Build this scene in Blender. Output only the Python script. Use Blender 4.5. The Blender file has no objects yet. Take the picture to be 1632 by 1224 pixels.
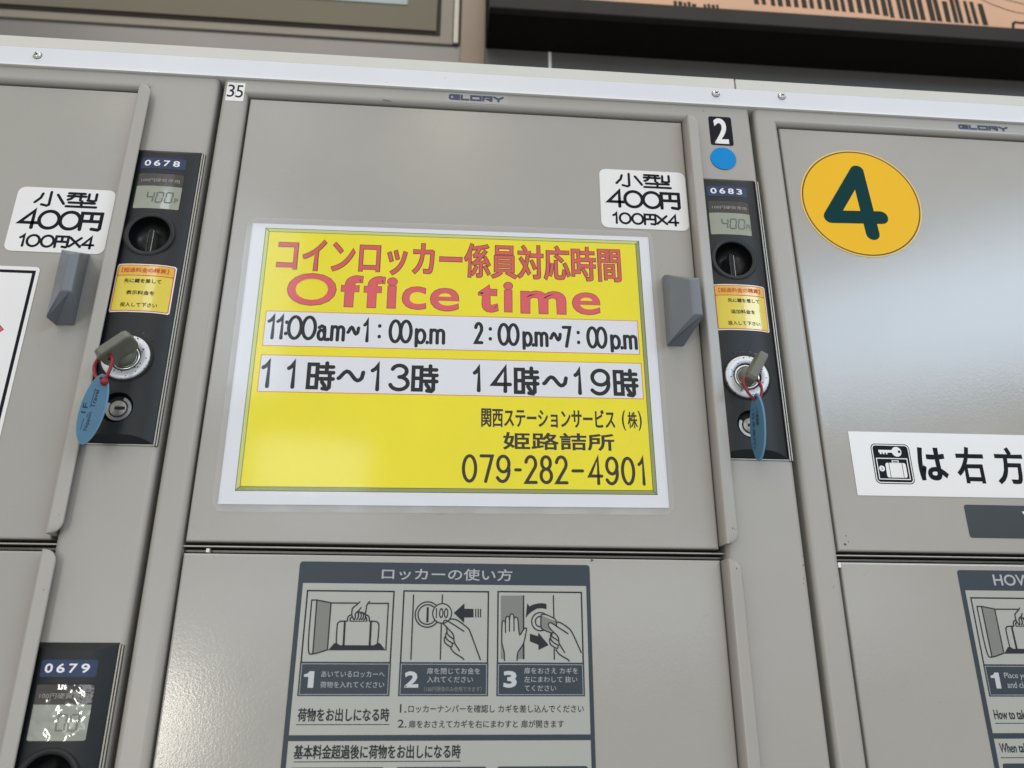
import bpy, math, random, json
from mathutils import Vector, Matrix
random.seed(7)
S = bpy.context.scene
COL = S.collection
ZT = 1.8            # height of the locker tops above the floor (m); shapes below are in mm, z = 0 at the locker top

# ------------------------------------------------------------------ camera
cam_d = bpy.data.cameras.new('camera'); cam = bpy.data.objects.new('camera', cam_d); COL.objects.link(cam)
right = Vector((0.99683128, -0.07950349, 0.0025672)); down = Vector((0.03006724, 0.34671757, -0.93748754)); fwd = Vector((0.07364344, 0.9345941, 0.34800937))
m = Matrix.Identity(4)
for i in range(3):
    m[i][0] = right[i]; m[i][1] = -down[i]; m[i][2] = -fwd[i]
m.translation = Vector((0.18444523, -0.50123465, -0.43249766 + ZT))
cam.matrix_world = m
cam_d.sensor_width = 36.0; cam_d.lens = 36.0 * 0.7640366; cam_d.clip_start = 0.01; cam_d.clip_end = 60
cam_d.dof.use_dof = True; cam_d.dof.focus_distance = 0.56; cam_d.dof.aperture_fstop = 9.0
S.camera = cam

# ------------------------------------------------------------------ world and lamps
W = bpy.data.worlds.new('World'); S.world = W; W.use_nodes = True
wn = W.node_tree; bg = wn.nodes['Background']; bg.inputs[1].default_value = 1.0
# concourse surroundings: pale ceiling above, darker floor below
wc = wn.nodes.new('ShaderNodeTexCoord'); wx = wn.nodes.new('ShaderNodeSeparateXYZ'); wr = wn.nodes.new('ShaderNodeValToRGB'); wm = wn.nodes.new('ShaderNodeMapRange')
wm.inputs['From Min'].default_value = -1.0; wm.inputs['From Max'].default_value = 1.0
wr.color_ramp.elements[0].position = 0.30; wr.color_ramp.elements[0].color = (0.335, 0.34, 0.34, 1)
wr.color_ramp.elements[1].position = 0.62; wr.color_ramp.elements[1].color = (0.70, 0.655, 0.60, 1)
wn.links.new(wc.outputs['Generated'], wx.inputs[0]); wn.links.new(wx.outputs['Z'], wm.inputs['Value']); wn.links.new(wm.outputs[0], wr.inputs[0]); wn.links.new(wr.outputs[0], bg.inputs[0])

def area(name, az, el, dist, w, h, rad, color):
    """area lamp seen from the locker front at azimuth az (to the right) and elevation el"""
    d = bpy.data.lights.new(name, 'AREA'); d.shape = 'RECTANGLE'; d.size = w; d.size_y = h
    d.energy = rad * math.pi * w * h; d.color = color
    o = bpy.data.objects.new(name, d); COL.objects.link(o)
    a, e = math.radians(az), math.radians(el)
    v = Vector((math.sin(a) * math.cos(e), -math.cos(a) * math.cos(e), math.sin(e)))
    c = Vector((0.3, 0.0, ZT - 0.25))
    o.location = c + v * dist
    o.rotation_euler = (-v).to_track_quat('-Z', 'Y').to_euler()
    return o
area('ceiling_lamp', 5, 72, 3.0, 4.0, 1.2, 2.0, (1.0, 0.92, 0.82))
area('daylight_opening', 37.5, 22, 5.0, 2.0, 0.85, 9.5, (0.56, 0.76, 1.0))
area('daylight_far', 5, 3.5, 6.0, 6.0, 0.7, 2.4, (0.78, 0.89, 1.0))
area('daylight_side', -20, 25, 6.0, 0.9, 1.4, 4.0, (0.72, 0.84, 1.0))
area('daylight_low', -12.3, 13, 6.0, 0.9, 0.5, 4.5, (0.85, 0.93, 1.0))
area('warm_lamp', -23.5, -7.0, 3.0, 0.12, 0.40, 48.0, (1.0, 0.95, 0.84))
area('tube_lamp', -31.4, 38.5, 4.0, 0.05, 0.6, 14.0, (1.0, 0.97, 0.85))
area('tube_lamp_double', -5, 43, 4.0, 0.07, 0.6, 8.0, (1.0, 0.93, 0.7))
area('tube_lamp_double', -2, 43, 4.0, 0.07, 0.6, 8.0, (1.0, 0.93, 0.7))
area('sky_gap', -20, 41, 5.0, 0.4, 0.6, 2.5, (0.8, 0.88, 1.0))
area('sky_gap_right', 36, 36.8, 5.0, 0.4, 0.3, 2.5, (0.8, 0.85, 1.0))

S.view_settings.view_transform = 'Standard'; S.view_settings.look = 'None'
S.view_settings.exposure = 0.03; S.view_settings.gamma = 1.0; S.view_settings.use_curve_mapping = False
S.cycles.use_denoising = True
S.cycles.max_bounces = 8; S.cycles.transparent_max_bounces = 16; S.cycles.sample_clamp_indirect = 6.0

# ------------------------------------------------------------------ materials
def mat(name, rgb, rough=0.5, metal=0.0, spec=0.5, coat=0.0, bump=0.0, bscale=700.0, var=0.0, vscale=6.0, rvar=0.0, coat_rough=0.05, bdist=0.0004):
    mt = bpy.data.materials.new(name); mt.use_nodes = True; nt = mt.node_tree; b = nt.nodes['Principled BSDF']
    b.inputs['Base Color'].default_value = (*rgb, 1); b.inputs['Roughness'].default_value = rough; b.inputs['Metallic'].default_value = metal
    b.inputs['Specular IOR Level'].default_value = spec
    if coat: b.inputs['Coat Weight'].default_value = coat; b.inputs['Coat Roughness'].default_value = coat_rough
    tc = nt.nodes.new('ShaderNodeTexCoord')
    if bump:
        n = nt.nodes.new('ShaderNodeTexNoise'); n.inputs['Scale'].default_value = bscale; n.inputs['Detail'].default_value = 2.0
        nt.links.new(tc.outputs['Object'], n.inputs['Vector'])
        bp = nt.nodes.new('ShaderNodeBump'); bp.inputs['Strength'].default_value = bump; bp.inputs['Distance'].default_value = bdist
        nt.links.new(n.outputs['Fac'], bp.inputs['Height']); nt.links.new(bp.outputs['Normal'], b.inputs['Normal'])
    if var or rvar:
        n2 = nt.nodes.new('ShaderNodeTexNoise'); n2.inputs['Scale'].default_value = vscale; n2.inputs['Detail'].default_value = 6.0; n2.inputs['Roughness'].default_value = 0.65
        nt.links.new(tc.outputs['Object'], n2.inputs['Vector'])
        if var:
            r = nt.nodes.new('ShaderNodeMapRange'); r.inputs['From Min'].default_value = 0.3; r.inputs['From Max'].default_value = 0.7
            r.inputs['To Min'].default_value = 1 - var; r.inputs['To Max'].default_value = 1 + var
            nt.links.new(n2.outputs['Fac'], r.inputs['Value'])
            mx = nt.nodes.new('ShaderNodeVectorMath'); mx.operation = 'SCALE'; mx.inputs[0].default_value = rgb
            nt.links.new(r.outputs[0], mx.inputs['Scale']); nt.links.new(mx.outputs[0], b.inputs['Base Color'])
        if rvar:
            r2 = nt.nodes.new('ShaderNodeMapRange'); r2.inputs['From Min'].default_value = 0.3; r2.inputs['From Max'].default_value = 0.7
            r2.inputs['To Min'].default_value = max(0.02, rough - rvar); r2.inputs['To Max'].default_value = rough + rvar
            nt.links.new(n2.outputs['Fac'], r2.inputs['Value']); nt.links.new(r2.outputs[0], b.inputs['Roughness'])
    return mt

PAINT = mat('grey_paint', (0.372, 0.358, 0.33), 0.17, bump=0.12, bscale=800, var=0.03, vscale=9, rvar=0.03)
PAINT2 = mat('grey_paint_smooth', (0.372, 0.358, 0.33), 0.33, bump=0.10, bscale=520, var=0.03, vscale=9)
SCUFF = mat('pale_scuff', (0.47, 0.46, 0.44), 0.4)
SCUFF2 = mat('dark_scuff', (0.26, 0.25, 0.235), 0.5)
CHIP = mat('chipped_paint', (0.06, 0.055, 0.05), 0.7)
DARK = mat('dark_gap', (0.012, 0.012, 0.012), 0.8)
BLACKP = mat('black_plastic', (0.007, 0.010, 0.013), 0.46, spec=0.4, bump=0.12, bscale=1500, var=0.08, vscale=40)
BOWL = mat('bowl_black', (0.006, 0.0065, 0.007), 0.34, spec=0.35, bump=0.3, bscale=160)
BLACKG = mat('black_gloss', (0.008, 0.009, 0.010), 0.22, bump=0.3, bscale=160)
SILVER = mat('silver_trim', (0.36, 0.35, 0.32), 0.45, metal=0.9)
RAIL = mat('dark_rail', (0.10, 0.095, 0.09), 0.3, metal=1.0, bump=0.8, bscale=90)
STEEL = mat('bright_steel', (0.62, 0.62, 0.60), 0.28, metal=1.0, bump=0.2, bscale=300)
RINGM = mat('worn_nickel', (0.36, 0.355, 0.34), 0.42, metal=0.8, bump=0.4, bscale=400, var=0.12, vscale=200)
ZINC = mat('screw_zinc', (0.72, 0.72, 0.70), 0.25, metal=0.8)
ALU = mat('white_aluminium', (0.70, 0.72, 0.77), 0.30, spec=0.6, var=0.02, vscale=14)
CREAM = mat('cream_panel', (0.62, 0.615, 0.575), 0.5, var=0.025, vscale=14)
GREYPL = mat('slate_plastic', (0.155, 0.176, 0.206), 0.40, bump=0.1, bscale=1500, var=0.04, vscale=30)
WHITE = mat('white_vinyl', (0.80, 0.80, 0.80), 0.3, coat=0.3, var=0.015, vscale=25)
PAPER = mat('white_paper', (0.74, 0.76, 0.81), 0.55, spec=0.2, var=0.012, vscale=30)
YELLOW = mat('yellow_print', (0.84, 0.74, 0.018), 0.5, spec=0.2, var=0.05, vscale=9)
FRAMEY = mat('pale_green_print', (0.58, 0.62, 0.20), 0.5, spec=0.2)
FRAMED = mat('olive_print', (0.30, 0.32, 0.10), 0.5, spec=0.2)
TEAL = mat('teal_line', (0.03, 0.085, 0.085), 0.5, spec=0.2)
RED = mat('red_print', (0.66, 0.105, 0.095), 0.5, spec=0.2, var=0.05, vscale=60)
PINK = mat('rose_print', (0.70, 0.105, 0.125), 0.5, spec=0.2, var=0.06, vscale=60)
REDLINE = mat('red_line', (0.62, 0.10, 0.05), 0.5, spec=0.2)
MAROON = mat('maroon_line', (0.13, 0.025, 0.02), 0.5, spec=0.2)
INK = mat('black_ink', (0.011, 0.013, 0.018), 0.55, spec=0.08, var=0.12, vscale=80)
BROWNINK = mat('brown_black_ink', (0.030, 0.018, 0.014), 0.5, spec=0.2, var=0.1, vscale=80)
ORANGE = mat('amber_print', (0.87, 0.50, 0.018), 0.45, spec=0.12)
AMBER2 = mat('amber_edge', (0.82, 0.58, 0.15), 0.4, spec=0.25)
GREEN4 = mat('deep_green', (0.003, 0.042, 0.044), 0.5, spec=0.06)
BROWNLINE = mat('brown_line', (0.055, 0.022, 0.012), 0.5)
SLATE = mat('slate_print', (0.036, 0.050, 0.066), 0.42, spec=0.3, var=0.05, vscale=20)
MARKINK = mat('maker_blue_grey', (0.075, 0.085, 0.135), 0.5, spec=0.2)
MARKBACK = mat('maker_backing', (0.395, 0.385, 0.37), 0.4)
PLATE = mat('pale_plate', (0.40, 0.405, 0.375), 0.36, var=0.02, vscale=15)
PALETXT = mat('pale_lettering', (0.40, 0.42, 0.44), 0.45)
LINEINK = mat('line_ink', (0.024, 0.029, 0.034), 0.5, spec=0.2)
TONE = mat('halftone_grey', (0.20, 0.20, 0.19), 0.5)
BLUE = mat('blue_vinyl', (0.0, 0.24, 0.62), 0.42, spec=0.15)
NAVY = mat('navy_plate', (0.040, 0.058, 0.125), 0.45, spec=0.2, var=0.12, vscale=60)
NUMW = mat('white_digits', (0.80, 0.82, 0.86), 0.5, spec=0.2)
LCD = mat('lcd_glass', (0.30, 0.325, 0.265), 0.12, coat=0.6, coat_rough=0.02, var=0.04, vscale=60)
LCDC = mat('crinkled_lcd', (0.32, 0.34, 0.29), 0.09, spec=0.9, bump=1.0, bscale=75, bdist=0.0022, var=0.12, vscale=60)
SMOKEC = mat('crinkled_smoke', (0.05, 0.047, 0.045), 0.09, spec=0.9, bump=1.0, bscale=75, bdist=0.0022)
LCDSEG = mat('lcd_segment', (0.10, 0.115, 0.095), 0.3)
SMOKE = mat('smoked_window', (0.038, 0.036, 0.034), 0.15, coat=0.6, coat_rough=0.02)
SMOKETX = mat('smoked_lettering', (0.30, 0.29, 0.27), 0.5)
YSTICK = mat('yellow_sticker', (0.72, 0.58, 0.06), 0.22, coat=0.5, var=0.05, vscale=50)
YHEAD = mat('amber_sticker', (0.74, 0.44, 0.05), 0.22, coat=0.5)
SPECKLE = None
KEYPL = mat('key_plastic', (0.150, 0.154, 0.125), 0.5, bump=0.2, bscale=1200, var=0.06, vscale=60)
CORD = mat('red_cord', (0.26, 0.012, 0.018), 0.45)
TAG = mat('blue_tag', (0.050, 0.150, 0.255), 0.42, var=0.08, vscale=70)
TAGE = mat('blue_tag_rim', (0.10, 0.26, 0.40), 0.4)
TAGINK = mat('tag_ink', (0.012, 0.02, 0.04), 0.5, spec=0.2)
BRUSHED = mat('brushed_steel', (0.19, 0.185, 0.18), 0.30, metal=0.5, var=0.06, vscale=5)
DARKSTEEL = mat('dark_steel', (0.17, 0.145, 0.125), 0.38, metal=1.0, var=0.08, vscale=4)
OLIVE = mat('champagne_frame', (0.135, 0.120, 0.085), 0.5, metal=0.1, spec=0.3, var=0.03, vscale=5)
OLIVE2 = mat('champagne_rail', (0.21, 0.19, 0.155), 0.45, metal=0.2, var=0.04, vscale=5)
GASKET = mat('black_gasket', (0.010, 0.005, 0.004), 0.7)
PANE = mat('pale_pane', (0.19, 0.26, 0.26), 0.15, coat=0.5)
CASEB = mat('black_case', (0.0045, 0.004, 0.0035), 0.6, spec=0.1)
CASEF = mat('charcoal_case_rim', (0.014, 0.0125, 0.013), 0.45, spec=0.2, var=0.2, vscale=12)
PEACH = mat('peach_map', (0.61, 0.37, 0.24), 0.45, spec=0.2, var=0.05, vscale=8)
MAPINK = mat('map_ink', (0.018, 0.012, 0.008), 0.5, spec=0.2)

def speckled():
    mt = mat('speckled_silver', (0.66, 0.68, 0.72), 0.42, metal=0.35); nt = mt.node_tree; b = nt.nodes['Principled BSDF']
    tc = nt.nodes.new('ShaderNodeTexCoord'); v = nt.nodes.new('ShaderNodeTexVoronoi'); v.inputs['Scale'].default_value = 430
    nt.links.new(tc.outputs['Object'], v.inputs['Vector'])
    r = nt.nodes.new('ShaderNodeValToRGB'); r.color_ramp.elements[0].position = 0.20; r.color_ramp.elements[0].color = (0.02, 0.025, 0.035, 1)
    r.color_ramp.elements[1].position = 0.27; r.color_ramp.elements[1].color = (0.66, 0.68, 0.72, 1)
    nt.links.new(v.outputs['Distance'], r.inputs[0]); nt.links.new(r.outputs[0], b.inputs['Base Color'])
    return mt
SPECKLE = speckled()
def film(name, milk):
    mt = bpy.data.materials.new(name); mt.use_nodes = True; nt = mt.node_tree
    for n in list(nt.nodes): nt.nodes.remove(n)
    out = nt.nodes.new('ShaderNodeOutputMaterial'); tr = nt.nodes.new('ShaderNodeBsdfTransparent'); gl = nt.nodes.new('ShaderNodeBsdfGlossy')
    df = nt.nodes.new('ShaderNodeBsdfDiffuse'); df.inputs[0].default_value = (0.78, 0.79, 0.82, 1)
    gl.inputs['Roughness'].default_value = 0.09
    fr = nt.nodes.new('ShaderNodeFresnel'); fr.inputs[0].default_value = 1.42
    m1 = nt.nodes.new('ShaderNodeMixShader'); m2 = nt.nodes.new('ShaderNodeMixShader'); m1.inputs[0].default_value = milk
    nt.links.new(tr.outputs[0], m1.inputs[1]); nt.links.new(df.outputs[0], m1.inputs[2])
    geo = nt.nodes.new('ShaderNodeNewGeometry'); sw = nt.nodes.new('ShaderNodeMix'); sw.data_type = 'FLOAT'; sw.inputs['B'].default_value = 0.04
    nt.links.new(geo.outputs['Backfacing'], sw.inputs['Factor']); nt.links.new(fr.outputs[0], sw.inputs['A']); nt.links.new(sw.outputs[0], m2.inputs[0]); nt.links.new(m1.outputs[0], m2.inputs[1]); nt.links.new(gl.outputs[0], m2.inputs[2])
    nt.links.new(m2.outputs[0], out.inputs[0]); return mt
FILM = film('clear_film', 0.012); FILM2 = film('milky_film_margin', 0.16)

# ------------------------------------------------------------------ mesh builder (mm)
def props(o, label=None, cat=None, group=None, kind=None):
    if label: o['label'] = label
    if cat: o['category'] = cat
    if group: o['group'] = group
    if kind: o['kind'] = kind
    return o
def empty(name, x, y, z, label, cat, group=None):
    o = bpy.data.objects.new(name, None); COL.objects.link(o); o.location = (x / 1000, y / 1000, z / 1000 + ZT); o.empty_display_size = 0.05
    return props(o, label, cat, group)
def org_of(p):
    v = Vector((0, 0, 0))
    while p is not None:
        v = v + Vector(p.location); p = p.parent
    return v
_raw = {}
def raw_text(s):
    if s not in _raw:
        cu = bpy.data.curves.new('t', 'FONT'); cu.body = s; cu.resolution_u = 4
        o = bpy.data.objects.new('t', cu); COL.objects.link(o)
        me = bpy.data.meshes.new_from_object(o.evaluated_get(bpy.context.evaluated_depsgraph_get()))
        v = [(q.co.x, q.co.y) for q in me.vertices]; f = [tuple(p.vertices) for p in me.polygons]
        bpy.data.objects.remove(o); bpy.data.curves.remove(cu); bpy.data.meshes.remove(me)
        # merge doubles, then chain the free edges into outline loops
        key = {}; mp = []
        for q in v: mp.append(key.setdefault((round(q[0], 5), round(q[1], 5)), len(key)))
        vv = [None] * len(key)
        for q, k in zip(v, mp): vv[k] = q
        ff = [tuple(mp[i] for i in p) for p in f]; ff = [p for p in ff if len(set(p)) == len(p)]
        cnt = {}
        for p in ff:
            for i in range(len(p)):
                e = (p[i], p[(i + 1) % len(p)]); cnt[e] = cnt.get(e, 0) + 1
        nxt = {}
        for e in cnt:
            if (e[1], e[0]) not in cnt: nxt.setdefault(e[0], []).append(e[1])
        loops = []
        while nxt:
            st = next(iter(nxt)); cur = st; lp = []
            while cur in nxt:
                lp.append(cur); t = nxt[cur]; n = t.pop()
                if not t: del nxt[cur]
                cur = n
            if len(lp) > 2: loops.append([vv[i] for i in lp])
        _raw[s] = (vv, ff, loops)
    return _raw[s]

class MB:
    def __init__(self): self.v = []; self.f = []; self.mi = []; self.mats = []; self.sm = []
    def m(self, mt):
        if mt not in self.mats: self.mats.append(mt)
        return self.mats.index(mt)
    def face(self, pts, mt, smooth=False):
        n = len(self.v); self.v += [tuple(p) for p in pts]; self.f.append(tuple(range(n, n + len(pts)))); self.mi.append(self.m(mt)); self.sm.append(smooth)
    def faces(self, verts, fs, mt, smooth=False):
        n = len(self.v); self.v += [tuple(p) for p in verts]; k = self.m(mt)
        for f in fs: self.f.append(tuple(i + n for i in f)); self.mi.append(k); self.sm.append(smooth)
    # ---- flat marks facing the viewer (-y) ----
    def poly(self, p, y, mt):
        a = sum(p[i][0] * p[(i + 1) % len(p)][1] - p[(i + 1) % len(p)][0] * p[i][1] for i in range(len(p)))
        if a < 0: p = p[::-1]
        self.face([(q[0], y, q[1]) for q in p], mt)
    def rect(self, x0, z0, x1, z1, y, mt): self.poly([(x0, z1), (x1, z1), (x1, z0), (x0, z0)], y, mt)
    def rrect(self, x0, z0, x1, z1, r, y, mt, n=5):
        self.poly(rr(x0, z0, x1, z1, r, n), y, mt)
    def ringrect(self, x0, z0, x1, z1, w, y, mt):
        self.rect(x0, z0, x1, z0 - w, y, mt); self.rect(x0, z1 + w, x1, z1, y, mt); self.rect(x0, z0 - w, x0 + w, z1 + w, y, mt); self.rect(x1 - w, z0 - w, x1, z1 + w, y, mt)
    def disc(self, cx, cz, r, y, mt, n=48, sx=1.0):
        self.poly([(cx + r * sx * math.cos(2 * math.pi * i / n), cz + r * math.sin(2 * math.pi * i / n)) for i in range(n)], y, mt)
    def annulus(self, cx, cz, r0, r1, y, mt, n=64, a0=0.0, a1=2 * math.pi):
        vs = []
        for i in range(n + 1):
            a = a0 + (a1 - a0) * i / n
            vs += [(cx + r0 * math.cos(a), y, cz + r0 * math.sin(a)), (cx + r1 * math.cos(a), y, cz + r1 * math.sin(a))]
        self.faces(vs, [(2 * i, 2 * i + 1, 2 * i + 3, 2 * i + 2) for i in range(n)], mt)
    def stroke(self, p, w, y, mt, cap=True, closed=False, lim=.45):
        p = [Vector(q) for q in p]; q = [p[0]]
        for a in p[1:]:
            if (a - q[-1]).length > 1e-4: q.append(a)
        p = q; n = len(p); h = w / 2
        if closed and (p[0] - p[-1]).length < 1e-4: p = p[:-1]; n -= 1
        if n < 2: return
        L = []; R = []
        for i in range(n):
            d0 = (p[i] - p[i - 1]).normalized() if (i > 0 or closed) else None
            d1 = (p[(i + 1) % n] - p[i]).normalized() if (i < n - 1 or closed) else None
            if d0 is None: d0 = d1
            if d1 is None: d1 = d0
            t = d0 + d1
            if t.length < 1e-3: t = Vector((-d0.y, d0.x))
            t.normalize(); nn = Vector((-t.y, t.x)); c = max(lim, nn.dot(Vector((-d0.y, d0.x))))
            L.append(p[i] + nn * h / c); R.append(p[i] - nn * h / c)
        vs = [(a.x, y, a.y) for a in L] + [(a.x, y, a.y) for a in R]
        fs = [(i, n + i, n + (i + 1) % n, (i + 1) % n) for i in range(n if closed else n - 1)]
        self.faces(vs, fs, mt)
        if cap and not closed:
            for e, o in ((0, 1), (n - 1, n - 2)):
                d = (p[e] - p[o]).normalized(); a0 = math.atan2(d.y, d.x)
                self.poly([(p[e].x + h * math.cos(a0 - math.pi / 2 + math.pi * i / 8), p[e].y + h * math.sin(a0 - math.pi / 2 + math.pi * i / 8)) for i in range(9)], y, mt)
    def text(self, s, x0, z0, x1, z1, y, mt, off=0.0, shear=0.0):
        """lettering fitted to the ink box; off (in ems) fattens it with rounded outlines"""
        v, f, loops = raw_text(s)
        xs = [a[0] for a in v]; ys = [a[1] for a in v]; ax, bx, ay, by = min(xs), max(xs), min(ys), max(ys)
        h = off * (z0 - z1) / (by - ay + 2 * off); x0 += h; x1 -= h; z0 -= h; z1 += h
        sx = (x1 - x0) / (bx - ax); sz = (z0 - z1) / (by - ay)
        g = lambda a, b: (x0 + (a - ax) * sx + shear * (b - ay) * sz, z1 + (b - ay) * sz)
        self.faces([(g(a, b)[0], y, g(a, b)[1]) for a, b in v], f, mt)
        if h > 0:
            for k, lp in enumerate(loops): self.stroke([g(a, b) for a, b in lp] + [g(*lp[0])], 2 * h, y - .003 - .003 * (k % 8), mt, closed=True, lim=.8)
    def sfont(self, s, x0, x1, zb, zt, w, y, mt, gap=0.16):
        """monoline rounded lettering: string fitted to x0..x1, baseline zb, cap height zt (ink edges)"""
        h = w / 2; x0 += h; x1 -= h; zb += h; zt -= h
        adv = [GL[c][0] for c in s]; tot = sum(adv) + gap * (len(s) - 1); k = (x1 - x0) / tot; x = x0; dy = 0
        for c, a in zip(s, adv):
            for st in GL[c][1]:
                self.stroke([(x + px * a * k, zb + pz * (zt - zb)) for px, pz in st], w, y - dy, mt, closed=(st[0] == st[-1] and len(st) > 3)); dy = (dy + 0.004) % 0.04
            x += (a + gap) * k
    # ---- solids ----
    def box(self, x0, y0, z0, x1, y1, z1, mt, bev=0.0):
        x0, x1 = min(x0, x1), max(x0, x1); y0, y1 = min(y0, y1), max(y0, y1); z0, z1 = min(z0, z1), max(z0, z1)
        if bev <= 0:
            v = [(x, y, z) for x in (x0, x1) for y in (y0, y1) for z in (z0, z1)]
            self.faces(v, [(0, 1, 3, 2), (4, 6, 7, 5), (0, 4, 5, 1), (2, 3, 7, 6), (0, 2, 6, 4), (1, 5, 7, 3)], mt); return
        loops = []
        N = 4
        for i in range(N + 1):
            a = math.pi / 2 * i / N; loops.append((bev * (1 - math.sin(a)), y0 + bev * (1 - math.cos(a))))
        loops = loops[::1]
        # front rim (rounded) to back
        vs = []; seq = [(bev * (1 - math.sin(math.pi / 2 * i / N)), y0 + bev * (1 - math.cos(math.pi / 2 * i / N))) for i in range(N + 1)]
        seq = seq + [(0.0, y1)]
        for ins, y in seq: vs += [(x0 + ins, y, z0 + ins), (x1 - ins, y, z0 + ins), (x1 - ins, y, z1 - ins), (x0 + ins, y, z1 - ins)]
        fs = [(0, 1, 2, 3)]
        for r in range(len(seq) - 1):
            for c in range(4):
                a, b = r * 4 + c, r * 4 + (c + 1) % 4; fs.append((b, a, a + 4, b + 4))
        l = (len(seq) - 1) * 4; fs.append((l + 3, l + 2, l + 1, l))
        self.faces(vs, fs, mt)
    def prism(self, outline, y0, y1, mt, side=None, rim=0.0):
        """outline in xz extruded from y0 (front) to y1"""
        a = sum(outline[i][0] * outline[(i + 1) % len(outline)][1] - outline[(i + 1) % len(outline)][0] * outline[i][1] for i in range(len(outline)))
        p = outline if a > 0 else outline[::-1]; n = len(p)
        self.face([(q[0], y0, q[1]) for q in p], mt); self.face([(q[0], y1, q[1]) for q in p[::-1]], mt)
        vs = [(q[0], y0, q[1]) for q in p] + [(q[0], y1, q[1]) for q in p]
        self.faces(vs, [((i + 1) % n, i, n + i, n + (i + 1) % n) for i in range(n)], side or mt)
    def lathe(self, cx, cz, prof, mt, n=56, smooth=True):
        """prof: list of (radius, y) swept about the y axis"""
        vs = []; 
        for r, y in prof: vs += [(cx + r * math.cos(2 * math.pi * i / n), y, cz + r * math.sin(2 * math.pi * i / n)) for i in range(n)]
        fs = [(k * n + i, k * n + (i + 1) % n, (k + 1) * n + (i + 1) % n, (k + 1) * n + i) for k in range(len(prof) - 1) for i in range(n)]
        self.faces(vs, fs, mt, smooth)
    def tube(self, pts, r, mt, n=10, closed=False):
        P = [Vector(p) for p in pts]; N = len(P); vs = []; up = Vector((0.3, 1, 0.2)).normalized()
        for i in range(N):
            t = (P[(i + 1) % N] - P[i - 1]) if closed else (P[min(i + 1, N - 1)] - P[max(i - 1, 0)])
            t.normalize(); a = t.cross(up); a.normalize(); b = t.cross(a)
            vs += [tuple(P[i] + (a * math.cos(2 * math.pi * k / n) + b * math.sin(2 * math.pi * k / n)) * r) for k in range(n)]
        fs = [(i * n + k, i * n + (k + 1) % n, ((i + 1) % N) * n + (k + 1) % n, ((i + 1) % N) * n + k) for i in range(N if closed else N - 1) for k in range(n)]
        self.faces(vs, fs, mt, True)
    def map(self, fn): self.v = [fn(*p) for p in self.v]; return self
    def build(self, name, parent=None, origin=None):
        o_world = org_of(parent); me = bpy.data.meshes.new(name)
        if parent is None and origin is not None: o_world = Vector((origin[0] / 1000, origin[1] / 1000, origin[2] / 1000 + ZT))
        me.from_pydata([(x / 1000 - o_world.x, y / 1000 - o_world.y, z / 1000 + ZT - o_world.z) for x, y, z in self.v], [], self.f)
        for mt in self.mats: me.materials.append(mt)
        me.polygons.foreach_set('material_index', self.mi); me.polygons.foreach_set('use_smooth', self.sm); me.update()
        o = bpy.data.objects.new(name, me); COL.objects.link(o)
        if parent: o.parent = parent
        elif origin is not None: o.location = o_world
        return o

def rr(x0, z0, x1, z1, r, n=5):
    x0, x1 = min(x0, x1), max(x0, x1); z0, z1 = min(z0, z1), max(z0, z1); p = []
    for cx, cz, a in ((x1 - r, z1 - r, 0), (x0 + r, z1 - r, 90), (x0 + r, z0 + r, 180), (x1 - r, z0 + r, 270)):
        for i in range(n + 1):
            t = math.radians(a + 90 * i / n); p.append((cx + r * math.cos(t), cz + r * math.sin(t)))
    return p
def arc(cx, cz, rx, rz, a0, a1, n=18):
    return [(cx + rx * math.cos(math.radians(a0 + (a1 - a0) * i / n)), cz + rz * math.sin(math.radians(a0 + (a1 - a0) * i / n))) for i in range(n + 1)]
def ell(cx, cz, rx, rz, n=36):
    p = arc(cx, cz, rx, rz, 0, 360, n); p[-1] = p[0]; return p
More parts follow.
